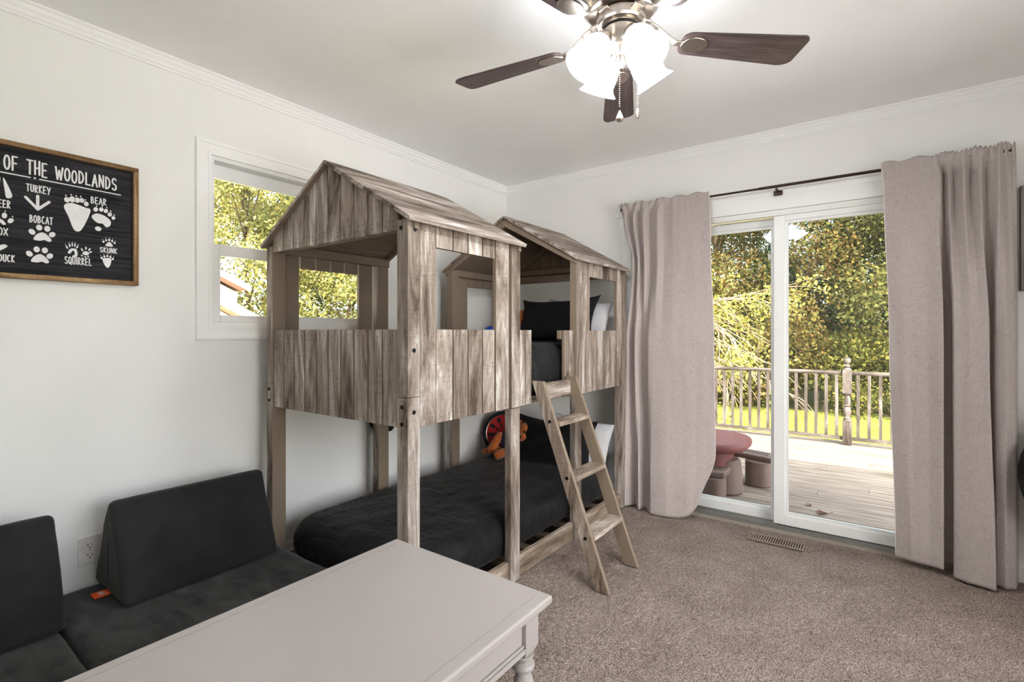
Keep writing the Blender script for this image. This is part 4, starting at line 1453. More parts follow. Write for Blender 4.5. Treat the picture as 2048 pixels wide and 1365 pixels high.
def blade(ang):
    M = T0 @ Matrix.Rotation(ang, 4, 'Z') @ Matrix.Translation((0, 0, 2.222)) @ Matrix.Rotation(R(-11), 4, 'X')
    # outline of blade in local x (radius) / y
    r0, r1 = 0.215, 0.665
    pts = []
    half0, half1 = 0.050, 0.071
    for a in np.linspace(180, 90, 7): pts.append((r0 + 0.035 + 0.035 * math.cos(R(a)), half0 - 0.030 + 0.030 * math.sin(R(a))))
    for a in np.linspace(90, 0, 7): pts.append((r1 - 0.05 + 0.05 * math.cos(R(a)), half1 - 0.03 + 0.03 * math.sin(R(a))))
    for a in np.linspace(0, -90, 7): pts.append((r1 - 0.025 - 0.0 + 0.025 * math.cos(R(a)), -half1 + 0.025 + 0.025 * math.sin(R(a))))
    for a in np.linspace(-90, -180, 7): pts.append((r0 + 0.035 + 0.035 * math.cos(R(a)), -half0 + 0.030 + 0.030 * math.sin(R(a))))
    b = MB(); b.prism(pts, 'z', -0.0035, 0.0035)
    o = b.build('blade', m_blade, fan, bevel=0.0015)
    o_m = M
    # mesh in local coords so that the grain follows the blade
    o.matrix_parent_inverse = Matrix.Identity(4)
    o.matrix_basis = PM[fan.name].inverted() @ M
    # blade iron
    b = MB()
    pl = []
    for k in range(24):
        a = 2 * math.pi * k / 24
        rr_ = 0.040
        pl.append((0.262 + 0.050 * math.cos(a) * (1.0 if math.cos(a) > 0 else 0.9), 0.036 * math.sin(a)))
    b.prism(pl, 'z', -0.0085, -0.0036, M=M)
    Mi = T0 @ Matrix.Rotation(ang, 4, 'Z')
    prof = [(0.070, 2.280), (0.105, 2.278), (0.135, 2.262), (0.165, 2.236), (0.195, 2.218), (0.235, 2.2155)]
    for (p, q) in zip(prof[:-1], prof[1:]):
        wa = 0.020 - 0.006 * (1 if p[0] > .1 else 0)
        b.add([(p[0], -wa, p[1]), (q[0], -wa, q[1]), (q[0], wa, q[1]), (p[0], wa, p[1]), (p[0], -wa, p[1] + .007), (q[0], -wa, q[1] + .007), (q[0], wa, q[1] + .007), (p[0], wa, p[1] + .007)],
              [(0, 1, 2, 3), (4, 5, 6, 7), (0, 1, 5, 4), (2, 3, 7, 6), (0, 3, 7, 4), (1, 2, 6, 5)], 0, Mi)
    b.build('blade_iron', m_nickel, o, smooth=True, bevel=0.002) if False else None
    io = b.build('blade_iron', m_nickel, None, smooth=True, bevel=0.002)
    io.parent = o
    io.matrix_parent_inverse = (Matrix.Translation((0, 0, 0)) @ M).inverted()
    return o
for k in range(5):
    blade(R(115.0 + 72 * k))
VR = Vector((math.cos(YAW), math.sin(YAW), 0)); VD = Vector((-math.sin(YAW), math.cos(YAW), 0))
shade_prof = [(0.020, 0.000), (0.027, 0.006), (0.038, 0.018), (0.048, 0.036), (0.0535, 0.056), (0.0545, 0.074), (0.052, 0.092), (0.051, 0.106), (0.056, 0.119), (0.066, 0.131), (0.069, 0.134),
              (0.0655, 0.132), (0.053, 0.117), (0.048, 0.104), (0.049, 0.092), (0.0515, 0.074), (0.0505, 0.056), (0.045, 0.038), (0.036, 0.022), (0.018, 0.010)]
for az in (203, 293, 23, 113):
    dh = VR * math.cos(R(az)) + VD * math.sin(R(az))
    tilt = R(36)
    ax = (dh * math.sin(tilt) + Vector((0, 0, -math.cos(tilt)))).normalized()
    neck = Vector((FX, FY, 2.205)) + dh * 0.068
    q = ax.to_track_quat('Z', 'Y').to_matrix().to_4x4()
    M = Matrix.Translation(neck) @ q
    b = MB()
    b.tube([Vector((FX, FY, 2.215)) + dh * 0.045, Vector((FX, FY, 2.222)) + dh * 0.062, neck - ax * 0.012, neck + ax * 0.004], [0.012, 0.012, 0.013, 0.014], 12)
    b.lathe([(0.014, -0.020), (0.026, -0.014), (0.029, -0.004), (0.030, 0.008), (0.026, 0.012)], 24, 0, M)
    arm_ = b.build('lamp_arm', m_nickel, fan, smooth=True)
    b = MB(); b.lathe(shade_prof, 32, [2] * (32 * 5) + [0] * (32 * 6) + [1] * (32 * 8), M, cap=False)
    b.build('lamp_shade', [m_shade, m_shade_in, m_shade_top], fan, smooth=True)
def chain(px_, py_, z0, z1, nm, pull):
    b = MB()
    n = int((z0 - z1) / 0.0075)
    for i in range(n): b.ball((px_, py_, z0 - i * 0.0075), 0.0024, 7, 5)
    c = b.build('pull_chain', m_nickel, fan, smooth=True)
    b = MB()
    b.lathe(pull, 16, 0, Matrix.Translation((px_, py_, z1)))
    b.build('pull_knob', m_nickel, c, smooth=True)
q1 = Vector((FX, FY, 0)) - VR * 0.008 - VD * 0.020
q2 = Vector((FX, FY, 0)) + VR * 0.062 + VD * 0.015
chain(q1.x, q1.y, 2.13, 1.965, 'a', [(0.002, 0.0), (0.012, -0.022), (0.014, -0.030), (0.009, -0.036), (0.001, -0.038)])
chain(q2.x, q2.y, 2.20, 1.990, 'b', [(0.002, 0.0), (0.006, -0.012), (0.0065, -0.026), (0.006, -0.036), (0.001, -0.037)])

# ================================================================== CURTAIN ROD AND CURTAINS
RODY, RODZ = -0.085, 2.078
rod = thing('curtain_rod', 'thin dark bronze curtain rod across the top of the patio door', 'curtain rod', (2.08, RODY, RODZ))
b = MB(); b.tube([(1.092, RODY, RODZ), (1.985, RODY, RODZ)], 0.0065, 14); b.build('inner_pole', m_rod, rod, smooth=True)
b = MB(); b.tube([(1.980, RODY, RODZ), (3.064, RODY, RODZ)], 0.0085, 14); b.build('outer_pole', m_rod, rod, smooth=True)
for xe in (1.094, 3.066):
    b = MB(); b.ball((xe, RODY, RODZ), 0.014, 14, 10); b.build('finial', m_rod, rod, smooth=True)
for xb in (1.110, 2.075, 3.050):
    b = MB()
    b.box(xb - 0.018, xb + 0.018, -0.006, 0.0, RODZ - 0.040, RODZ - 0.006) if xb != 2.075 else b.box(xb - 0.024, xb + 0.024, -0.028, -0.019, RODZ - 0.042, RODZ - 0.012)
    ys_ = -0.006 if xb != 2.075 else -0.022
    b.box(xb - 0.006, xb + 0.006, RODY - 0.004, ys_, RODZ - 0.022, RODZ - 0.012)
    b.tube([(xb, RODY + 0.012 * math.cos(a), RODZ + 0.012 * math.sin(a)) for a in np.linspace(R(-200), R(20), 12)], 0.0028, 6)
    b.build('bracket', m_rod, rod, bevel=0.001)


def catmull(knots, u):
    ks = [k[0] for k in knots]
    out = []
    for c in (1, 2):
        vals = np.array([k[c] for k in knots], float)
        dense = np.interp(u, ks, vals)
        ker = np.exp(-np.linspace(-2, 2, 9) ** 2); ker /= ker.sum()
        pad = np.pad(dense, 4, mode='edge')
        pad[:4] = dense[0] + (dense[0] - dense[1:5][::-1]); pad[-4:] = dense[-1] + (dense[-1] - dense[-5:-1][::-1])
        out.append(np.convolve(pad, ker, mode='valid'))
    return out


def curtain(label, plans, ztop, zbot, ruff_n, ruff_u, hem_side, curl=None, seed=0):
    """plans: list of (height fraction 0 top..1 bottom, knots [(u,x,y)])"""
    nu, nv = 300, 150
    u = np.linspace(0, 1, nu)
    vs_ = np.linspace(0, 1, nv)
    fr = [p[0] for p in plans]
    pl = [catmull(p[1], u) for p in plans]
    V = np.zeros((nu, nv, 3))
    head = 0.035
    for j, v in enumerate(vs_):
        k = max(0, min(len(fr) - 2, int(np.searchsorted(fr, v, 'right')) - 1))
        t = (v - fr[k]) / (fr[k + 1] - fr[k])
        t = t * t * (3 - 2 * t)
        x = pl[k][0] * (1 - t) + pl[k + 1][0] * t
        y = pl[k][1] * (1 - t) + pl[k + 1][1] * t
        z = ztop - (ztop - zbot(u)) * v
        # ruffle at the rod pocket
        amp = 0.006 * math.exp(-v * 18) * ruff_u(u)
        y = y + amp * np.sin(u * ruff_n * 2 * math.pi + 1.5 * np.sin(u * 17))
        x = x + 0.3 * amp * np.cos(u * ruff_n * 2 * math.pi * 1.7)
        z = z + (0.0065 * ruff_u(u) * np.sin(u * ruff_n * 2 * math.pi * 2.1 + 1 + np.sin(u * 40)) + 0.006 * np.sin(u * 31)) * math.exp(-v * 40)
        if curl is not None:
            x, y, z = curl(u, v, x, y, z)
        # light creases
        cr = np.array([mnoise.noise(Vector((uu * 5 + seed, v * 11, seed))) for uu in u]) * 0.006 + np.array([mnoise.noise(Vector((uu * 14 + seed, v * 5, seed + 3))) for uu in u]) * 0.003
        y = y + cr * min(1, v * 6)
        V[:, j, 0] = x; V[:, j, 1] = np.minimum(y, -0.030); V[:, j, 2] = z
    o = mesh_np('curtain', V.reshape(-1, 3), grid_quads(nu, nv), m_curtain, smooth=True)
    sd = o.modifiers.new('thick', 'SOLIDIFY'); sd.thickness = 0.002; sd.offset = 0
    tag(o, label, 'curtain')
    # selvedge
    i = nu - 1 if hem_side > 0 else 0
    b = MB(); b.tube([tuple(V[i, j]) for j in range(0, nv, 2)], 0.0022, 6)
    b.build('side_hem', m_hem, o, smooth=True)
    return o


def wav(knots_x, ys): return [(a, x, y) for (a, x), y in zip(knots_x, ys)]
L_top = [(0, 1.078, -.100), (.10, 1.14, -.102), (.3, 1.26, -.103), (.45, 1.385, -.102), (.6, 1.46, -.101), (.8, 1.58, -.101), (1, 1.692, -.100)]
L_q = [(0, 1.100, -.070), (.07, 1.128, -.125), (.13, 1.150, -.070), (.20, 1.195, -.130), (.26, 1.215, -.072), (.33, 1.265, -.128), (.39, 1.290, -.075), (.46, 1.36, -.120), (.50, 1.395, -.090), (.60, 1.46, -.104), (.8, 1.58, -.098), (1, 1.697, -.090)]
L_e = [(0, 1.182, -.072), (.07, 1.190, -.125), (.13, 1.205, -.074), (.20, 1.228, -.130), (.26, 1.243, -.076), (.33, 1.275, -.130), (.39, 1.298, -.080), (.47, 1.365, -.128), (.52, 1.405, -.108), (.62, 1.47, -.116), (.8, 1.59, -.108), (1, 1.702, -.094)]
L_m = [(0, 1.128, -.072), (.08, 1.150, -.140), (.15, 1.172, -.078), (.24, 1.215, -.150), (.31, 1.240, -.088), (.42, 1.312, -.155), (.5, 1.38, -.150), (.62, 1.47, -.142), (.8, 1.60, -.122), (1, 1.722, -.098)]
L_b = [(0, 1.110, -.085), (.09, 1.150, -.175), (.18, 1.200, -.095), (.28, 1.255, -.185), (.34, 1.275, -.115), (.45, 1.345, -.205), (.58, 1.45, -.200), (.75, 1.57, -.165), (.9, 1.68, -.125), (1, 1.735, -.100)]
def l_zbot(u): return 0.008 + 0.0 * u + np.where(u > .62, ((u - .62) / .38) ** 2.2 * 0.16, 0)
def l_curl(u, v, x, y, z):
    f_ = np.clip((u - .70) / .30, 0, 1) * max(0.0, (v - .86) / .14)
    x = x - 0.105 * f_ ** 1.6 * (1 if v > 0.86 else 0)
    return x, y, z
curtain('taupe linen curtain left of the patio door, beside the bunk bed', [(0, L_top), (.05, L_q), (.20, L_e), (.48, L_m), (1, L_b)], 2.112, l_zbot, 13, lambda u: np.clip(1.25 - u * 1.6, .15, 1), 1, l_curl, 2)
R_top = [(0, 2.576, -.100), (.15, 2.66, -.101), (.30, 2.76, -.102), (.42, 2.82, -.102), (.6, 2.91, -.102), (.8, 3.02, -.102), (1, 3.090, -.100)]
R_q = [(0, 2.588, -.092), (.15, 2.67, -.100), (.28, 2.755, -.104), (.38, 2.818, -.112), (.42, 2.832, -.060), (.47, 2.850, -.120), (.52, 2.868, -.066), (.58, 2.905, -.126), (.63, 2.930, -.070), (.70, 2.965, -.130), (.75, 2.985, -.072), (.82, 3.030, -.128), (.90, 3.065, -.075), (1, 3.098, -.060)]
R_m = [(0, 2.612, -.098), (.14, 2.68, -.118), (.28, 2.77, -.126), (.36, 2.828, -.150), (.385, 2.826, -.050), (.44, 2.868, -.040), (.47, 2.862, -.150), (.56, 2.915, -.168), (.68, 2.985, -.186), (.695, 2.990, -.175), (.73, 2.978, -.050), (.79, 3.014, -.050), (.81, 3.012, -.120), (.87, 3.050, -.142), (.94, 3.085, -.120), (1, 3.102, -.060)]
R_b = [(0, 2.638, -.105), (.14, 2.70, -.128), (.28, 2.775, -.138), (.36, 2.828, -.155), (.385, 2.828, -.055), (.44, 2.876, -.045), (.47, 2.862, -.165), (.56, 2.918, -.195), (.68, 3.004, -.218), (.695, 3.010, -.205), (.73, 2.992, -.055), (.79, 3.022, -.055), (.81, 3.016, -.140), (.87, 3.048, -.165), (.94, 3.085, -.140), (1, 3.102, -.070)]
def r_zbot(u): return 0.008 + np.where(u < .44, 0.022, 0.0)
curtain('grey linen curtain right of the patio door at the right edge of the photo', [(0, R_top), (.06, R_q), (.45, R_m), (1, R_b)], 2.112, r_zbot, 15, lambda u: np.clip((u - .18) * 2.2, .12, 1), -1, None, 9)

# ================================================================== FLOOR REGISTER, GREY PICTURE, SAUCER CHAIR
fr = thing('floor_register', 'tan slotted metal floor vent in the carpet before the patio door', 'vent', (2.09, -0.19, 0))
RG = (1.940, 2.232, -0.244, -0.136)
b = MB()
b.box(RG[0], RG[1], RG[2], RG[2] + 0.010, 0.0, 0.006); b.box(RG[0], RG[1], RG[3] - 0.010, RG[3], 0.0, 0.006)
n = 22
for k in range(n + 1):
    xk = RG[0] + 0.006 + (RG[1] - RG[0] - 0.012) * k / n
    b.box(xk - 0.0032, xk + 0.0032, RG[2] + 0.010, RG[3] - 0.010, 0.0, 0.0055)
b.build('grille', m_register, fr)
b = MB(); b.box(RG[0] + 0.004, RG[1] - 0.004, RG[2] + 0.006, RG[3] - 0.006, -0.004, 0.0015)
b.build('duct_opening', m_dark, fr)

b = MB(); b.box(3.117, 3.66, -0.035, -0.001, 1.408, 1.913)
o = b.build('canvas_picture', m_grey, None, bevel=0.002)
tag(o, 'grey canvas panel on the back wall just beyond the right curtain', 'picture')

ch = thing('saucer_chair', 'black furry saucer chair at the right edge of the photo beyond the curtain', 'chair', (3.375, -0.22, 0))
b = MB()
prof = [(0.0, -0.06), (0.12, -0.055), (0.22, -0.03), (0.285, 0.015), (0.30, 0.045), (0.285, 0.055), (0.24, 0.02), (0.14, -0.005), (0.0, -0.015)]
b.lathe(prof, 40, 0, Matrix.Translation((3.375, -0.18, 0.545)) @ Matrix.Rotation(R(72), 4, 'X'), cap=False)
so = b.build('cushion', m_blackfur, ch, smooth=True)
for sx in (-1, 1):
    b = MB(); b.tube([(3.375 + sx * 0.17, -0.30, 0.0), (3.375 + sx * 0.15, -0.20, 0.28), (3.375 + sx * 0.16, -0.105, 0.55)], 0.009, 10)
    b.build('leg', m_blackp, ch, smooth=True)
    b = MB(); b.tube([(3.375 + sx * 0.14, -0.05, 0.0), (3.375 + sx * 0.13, -0.12, 0.30)], 0.009, 10)
    b.build('leg', m_blackp, ch, smooth=True)

# ================================================================== OUTDOORS
DZ = -0.10
b = MB()
yk = TH + 0.04
k = 0
while yk < 3.80:
    x0 = -4.0
    cuts = [-4.0] + sorted([-4 + ((k * 1.37) % 2.4) + 2.4 * q for q in range(5)]) + [8.0]
    for a, c in zip(cuts[:-1], cuts[1:]):
        if c - a > 0.05: b.box(a + 0.0015, c - 0.0015, yk + 0.003, yk + 0.137, DZ - 0.03, DZ)
    yk += 0.14; k += 1
struct(b.build('deck_floor', m_deck), 'weathered grey deck boards')
b = MB(); b.box(-4, 8, 3.76, 3.80, -0.75, DZ - 0.032); b.box(-4, 8, TH + .04, 3.76, -0.42, -0.40)
struct(b.build('deck_frame', m_dark))
# lawn with gentle roll
nx_, ny_ = 80, 90
gx_ = np.linspace(-45, 45, nx_); gy_ = np.linspace(-30, 70, ny_)
GX, GY = np.meshgrid(gx_, gy_, indexing='ij')
GZ = -0.75 + 0.04 * np.sin(GX * 0.7) * np.cos(GY * 0.5)
GZ += np.clip((GY - 9) * 0.012, 0, 1.2)
o = mesh_np('lawn_ground', np.stack([GX, GY, GZ], -1).reshape(-1, 3), grid_quads(nx_, ny_), m_lawn, smooth=True)
struct(o, 'sunlit lawn with fallen leaves')
b = MB(); b.box(-3, 30, -26, RY - 0.3, -0.80, -0.62); b.box(RX + TH + .1, 30, RY - 0.3, -0.2, -0.80, -0.62)
struct(b.build('bounce_ground', mat_simple('pale_bounce_ground', srgb(236, 235, 233), 0.9, nscale=4)))  # unseen pale ground added to bounce sunlight in through the right wall

# railing
RYD = 3.58
rl = thing('deck_railing', 'weathered grey wooden railing along the far edge of the deck', 'railing', (2.0, RYD, DZ))
m_railx = mat_weathered('weathered_railing_top', 'x', 0.34, 0.25, (1.03, 0.96, 0.98))  # same darkening in place of shade as the balusters
b = MB(); b.tube([(-2.6, RYD, 0.735), (7, RYD, 0.735)], 0.024, 10); b.build('top_rail', m_railx, rl, smooth=True)
b = MB(); b.box(-2.6, 7, RYD - 0.02, RYD + 0.02, -0.045, -0.005); b.build('bottom_rail', m_railx, rl, bevel=0.004)
xb = 2.262 - 0.104 * 30
kk = 0
while xb < 4.6:
    if abs(xb - 2.262) > 0.05:
        b = MB(); b.box(xb - 0.016, xb + 0.016, RYD - 0.016, RYD + 0.016, -0.006, 0.716)
        b.build('baluster', m_rail, rl, bevel=0.003)
    xb += 0.104
def newel(x):
    b = MB()
    T = Matrix.Translation((x, RYD, 0))
    b.box(x - 0.045, x + 0.045, RYD - 0.045, RYD + 0.045, DZ, 0.185)
    b.lathe([(0.040, 0.185), (0.034, 0.20), (0.042, 0.212), (0.030, 0.225), (0.028, 0.24), (0.040, 0.27), (0.042, 0.30), (0.034, 0.33), (0.028, 0.345), (0.042, 0.358), (0.028, 0.372), (0.034, 0.41), (0.030, 0.45), (0.026, 0.475), (0.042, 0.49), (0.040, 0.503)], 24, 0, T)
    b.box(x - 0.045, x + 0.045, RYD - 0.045, RYD + 0.045, 0.503, 0.775)
    b.lathe([(0.040, 0.775), (0.030, 0.79), (0.022, 0.80), (0.036, 0.815), (0.022, 0.828), (0.018, 0.84), (0.030, 0.855), (0.038, 0.880), (0.034, 0.903), (0.018, 0.918), (0.0, 0.922)], 24, 0, T, cap=False)
    b.build('newel_post', m_rail, rl, smooth=True, bevel=0.002)
newel(2.262); newel(-0.9); newel(5.2)

# children's picnic table
pt = thing('picnic_table', 'faded red and taupe plastic picnic table for children on the deck behind the left curtain', 'table', (1.175, 0.95, DZ))
def stadium(cx_, cy_, lx__, ly__, r, n=8):
    pts = []
    for (sx, sy, a0) in ((1, 1, 0), (-1, 1, 90), (-1, -1, 180), (1, -1, 270)):
        for a in np.linspace(a0, a0 + 90, n): pts.append((cx_ + sx * (lx__ / 2 - r) + r * math.cos(R(a)), cy_ + sy * (ly__ / 2 - r) + r * math.sin(R(a))))
    return pts
PTZ = DZ + 0.44
b = MB(); b.prism(stadium(1.175, 0.95, 1.10, 0.70, 0.26), 'z', PTZ - 0.075, PTZ)
b.build('tabletop', m_red_plastic, pt, smooth=True, bevel=0.03, bseg=4, angle=50)
b = MB(); b.prism(stadium(1.175, 0.95, 0.84, 0.46, 0.18), 'z', DZ + 0.16, PTZ - 0.07)
b.build('pedestal', m_red_plastic, pt, smooth=True, bevel=0.02, bseg=3)
def bench(y, s, xc):
    b = MB()
    n = 18
    # curved bench following an arc, bowed away from the table
    top, bot = [], []
    inner, outer = [], []
    for i in range(n + 1):
        t = -1 + 2 * i / n
        xx = xc + t * 0.60
        bow = (1 - t * t) * 0.10
        inner.append((xx, y + s * (bow - 0.0)))
        outer.append((xx * 1.0, y + s * (bow + 0.20)))
    pts = inner + outer[::-1]
    b.prism(pts, 'z', DZ + 0.215, DZ + 0.265)
    o = b.build('bench_seat', m_brown_plastic, pt, smooth=True, bevel=0.015, bseg=3, angle=50)
    g = MB()
    for q in (0.07, 0.13):
        g.tube([(xc + t * 0.56, y + s * ((1 - t * t) * 0.10 + q), DZ + 0.2655) for t in np.linspace(-1, 1, 15)], 0.004, 6)
    g.build('seat_groove', m_dark, o)
    for xx in (xc - 0.48, xc + 0.48):
        b = MB(); b.prism(stadium(xx, y + s * 0.12, 0.20, 0.24, 0.07, 5), 'z', DZ, DZ + 0.216)
        b.build('bench_foot', m_brown_plastic, pt, smooth=True, bevel=0.012, bseg=3)
bench(1.20, 1, 1.25); bench(0.72, -1, 1.04)
for xx in (0.83, 1.52):
    b = MB()
    b.lathe([(0.15, 0.0), (0.165, 0.02), (0.155, 0.08), (0.148, 0.20), (0.140, 0.26), (0.125, 0.275), (0.0, 0.278)], 28, 0, Matrix.Translation((xx, 0.95, DZ)), cap=False)
    b.build('barrel_leg', m_brown_plastic, pt, smooth=True)

# fallen leaves on the deck
def dry_leaf(x, y, z, s, rot, label):
    b = MB(); n = 12
    pts = []
    for k in range(n):
        a = 2 * math.pi * k / n
        rr_ = s * (0.75 + 0.25 * math.cos(3 * a)) * (1.15 if k % 2 else 0.85)
        p = Vector((rr_ * math.cos(a), rr_ * 0.75 * math.sin(a), 0.25 * s * math.sin(a) ** 2 + 0.15 * s))
        pts.append(p)
    M = Matrix.Translation((x, y, z)) @ Matrix.Rotation(R(rot), 4, 'Z')
    v = [(0, 0, 0.002)] + [tuple(p) for p in pts]
    b.add(v + [(p[0], p[1], p[2] + 0.0015) for p in v], [(0, 1 + k, 1 + (k + 1) % n) for k in range(n)] + [(n + 1, n + 2 + (k + 1) % n, n + 2 + k) for k in range(n)] + [(1 + k, 1 + (k + 1) % n, n + 2 + (k + 1) % n, n + 2 + k) for k in range(n)], 0, M)
    b.tube([M @ Vector((s * .9, 0, s * .1)), M @ Vector((s * 1.6, s * .1, s * .35))], 0.0018, 5)
    o = b.build('fallen_leaf', m_leaf_dry)
    tag(o, label, 'leaf')
dry_leaf(2.235, 0.80, DZ + 0.001, 0.048, 30, 'large curled brown leaf on the deck close to the sliding door')
dry_leaf(2.14, 0.945, DZ + 0.001, 0.030, 100, 'smaller brown leaf on the deck left of the large curled one')

# ------------------------------------------------------------------ neighbour's house
nh = thing('neighbor_house', 'white neighbouring house with tan roof edges seen through the left window', 'house', (-10.5, -3, -0.75))
b = MB(); YR = -4.2
def rz(y, ze, slope_): return ze
b.prism([(-9.9, -0.75), (1.50, -0.75), (1.50, 2.02), (YR, 4.70), (-9.9, 2.02)], 'x', -14.0, -8.0)
b.build('wall', m_siding, nh)
def rake(name, x0, x1, ye, ze, yr, zr_, t, mt):
    b = MB()
    b.prism([(ye, ze), (ye, ze - t), (yr, zr_ - t), (2 * yr - ye, ze - t), (2 * yr - ye, ze), (yr, zr_)], 'x', x0, x1)
    return b.build(name, mt, nh)
rake('roof', -14.3, -7.72, 1.60, 2.14, YR, 4.86, 0.08, m_roof_shingle)
rake('fascia', -7.715, -7.69, 1.61, 2.16, YR, 4.88, 0.13, m_fascia)
rake('soffit', -7.99, -7.72, 1.55, 2.08, YR, 4.77, 0.03, m_soffit)
# porch roof lower down
b = MB(); b.prism([(2.35, 1.03), (2.35, 0.92), (-3.2, 3.83), (-3.2, 3.94)], 'x', -8.0, -7.05); b.build('porch_roof', m_roof_shingle, nh)
b = MB(); b.prism([(2.37, 1.04), (2.37, 0.86), (-3.2, 3.77), (-3.2, 3.95)], 'x', -7.05, -7.02); b.build('porch_fascia', m_fascia, nh)
b = MB(); b.prism([(2.30, 0.92), (2.30, 0.89), (-3.2, 3.77), (-3.2, 3.80)], 'x', -8.0, -7.06); b.build('porch_soffit', m_soffit, nh)
b = MB(); b.prism([(1.30, -0.75), (1.30, 1.40), (-3.2, 3.70), (-3.2, -0.75)], 'x', -7.9, -7.35); b.build('porch_wall', m_siding, nh)

# ------------------------------------------------------------------ trees
def leaf_cloud(centers, radii, n, size, flat=0.5):
    centers = np.array(centers, float); radii = np.array(radii, float)
    wgt = radii ** 2; wgt /= wgt.sum()
    idx = rng.choice(len(centers), n, p=wgt)
    d = rng.normal(size=(n, 3)); d /= np.linalg.norm(d, axis=1, keepdims=True)
    rr = rng.random(n) ** 0.45
    pos = centers[idx] + d * (rr * radii[idx])[:, None]
    # leaf quads (rhombus)
    t = rng.normal(size=(n, 3)); t[:, 2] -= 0.3; t /= np.linalg.norm(t, axis=1, keepdims=True)
    nrm = rng.normal(size=(n, 3)) + np.array([0.3, -0.5, 0.9]); nrm /= np.linalg.norm(nrm, axis=1, keepdims=True)
    s = np.cross(t, nrm); s /= np.linalg.norm(s, axis=1, keepdims=True) + 1e-9
    sz = size * (0.6 + 0.8 * rng.random(n))[:, None]
    V = np.stack([pos - t * sz * .5, pos + s * sz * .32, pos + t * sz * .5, pos - s * sz * .32], 1).reshape(-1, 3)
    Q = np.arange(4 * n).reshape(n, 4)
    return V, Q


def branch_pts(p, d, L, n, droop, wig):
    pts = [Vector(p)]
    d = Vector(d).normalized()
    for i in range(n):
        d = (d + Vector((random.uniform(-wig, wig), random.uniform(-wig, wig), random.uniform(-wig, wig) - droop))).normalized()
        pts.append(pts[-1] + d * (L / n))
    return pts


def tree(x, y, zg, h, cr, label, name, leafmat, nleaf, lsize, low=0.15, clumps=26, barkm=None, group=None, trunk_r=0.14, xs=1.0):
    t = thing(name, label, 'tree', (x, y, zg), group)
    b = MB()
    pts = branch_pts((x, y, zg - 0.1), (0.05, 0.02, 1), h * 0.8, 7, 0, 0.07)
    b.tube(pts, [trunk_r * (1 - i / 8.5) for i in range(8)], 9)
    b.build('trunk', barkm or m_bark, t, smooth=True)
    b = MB()
    cs, rs = [], []
    for k in range(clumps):
        a = random.uniform(0, 2 * math.pi)
        zz = zg + h * (low + (1 - low) * random.random() ** 0.8)
        f_ = (zz - zg) / h
        prof = cr * (1.0 if f_ < 0.55 else max(0.15, 1 - ((f_ - .55) / .45) ** 2 * .85))
        rad = prof * math.sqrt(random.random())
        c = (x + rad * math.cos(a) * xs, y + rad * math.sin(a), zz)
        cs.append(c); rs.append(cr * random.uniform(0.22, 0.40))
        if k % 2 == 0:
            p0 = pts[min(6, max(1, int(f_ * 7)))]
            b.tube([p0, (Vector(p0) + Vector(c)) / 2 + Vector((0, 0, 0.1)), c], [trunk_r * .35, trunk_r * .22, trunk_r * .06], 6)
    b.build('branches', barkm or m_bark, t, smooth=True)
    V, Q = leaf_cloud(cs, rs, nleaf, lsize)
    o = mesh_np('foliage', V, Q, leafmat)
    attach(o, t)
    return t


lf_yel = mat_leaves('yellow_green_leaves', [srgb(112, 114, 52), srgb(150, 146, 76), srgb(178, 170, 104), srgb(130, 132, 62), srgb(160, 136, 70)], 0.4)
lf_grn = mat_leaves('green_leaves', [srgb(44, 60, 32), srgb(72, 86, 42), srgb(98, 104, 56), srgb(56, 70, 38), srgb(116, 110, 58)], 0.35)
lf_drk = mat_leaves('dark_green_leaves', [srgb(28, 42, 28), srgb(46, 64, 40), srgb(66, 80, 50), srgb(38, 54, 34)], 0.25)
lf_org = mat_leaves('autumn_leaves', [srgb(98, 76, 42), srgb(108, 96, 50), srgb(80, 82, 44), srgb(102, 72, 44), srgb(66, 74, 42)], 0.3)
lf_olv = mat_leaves('olive_leaves', [srgb(70, 74, 38), srgb(94, 94, 50), srgb(108, 104, 58), srgb(60, 68, 38), srgb(100, 88, 48)], 0.3)
G1 = 'trees behind the back lawn'
specs = [
    (-7.5, 15.0, 7.2, 3.0, lf_grn, 'green leafy tree at the far left of the back lawn'),
    (-4.2, 12.5, 6.5, 2.6, lf_olv, 'yellow-green tree behind the left end of the railing'),
    (-1.9, 13.5, 6.8, 2.4, lf_grn, 'green tree behind the railing left of the door post'),
    (0.2, 12.2, 6.1, 2.3, lf_org, 'orange-tinged tree behind the railing left of the turned post'),
    (2.0, 13.8, 7.2, 2.5, lf_drk, 'dark green tree straight behind the turned post'),
    (3.6, 12.0, 5.8, 2.2, lf_olv, 'yellow tree behind the railing right of the turned post'),
    (5.6, 14.0, 6.8, 2.8, lf_grn, 'green tree at the right behind the lawn'),
    (8.6, 13.0, 6.5, 2.8, lf_drk, 'dark green tree at the far right behind the lawn'),
    (-3.2, 17.5, 7.6, 3.2, lf_drk, 'tall dark tree in the second row at left'),
    (1.0, 18.0, 7.6, 3.4, lf_drk, 'tall dark tree in the second row at the middle'),
    (5.0, 18.5, 7.6, 3.4, lf_drk, 'tall dark tree in the second row at right'),
]
for (x, y, h, cr, lm__, lb) in specs:
    tree(x, y, -0.65, h, cr, lb, 'backyard_tree', lm__, 34000, 0.085, low=0.02, clumps=44, group=G1)
lf_sh = mat_leaves('shrub_leaves', [srgb(64, 70, 34), srgb(108, 102, 48), srgb(130, 118, 60), srgb(80, 84, 40), srgb(56, 62, 34)], 0.3)
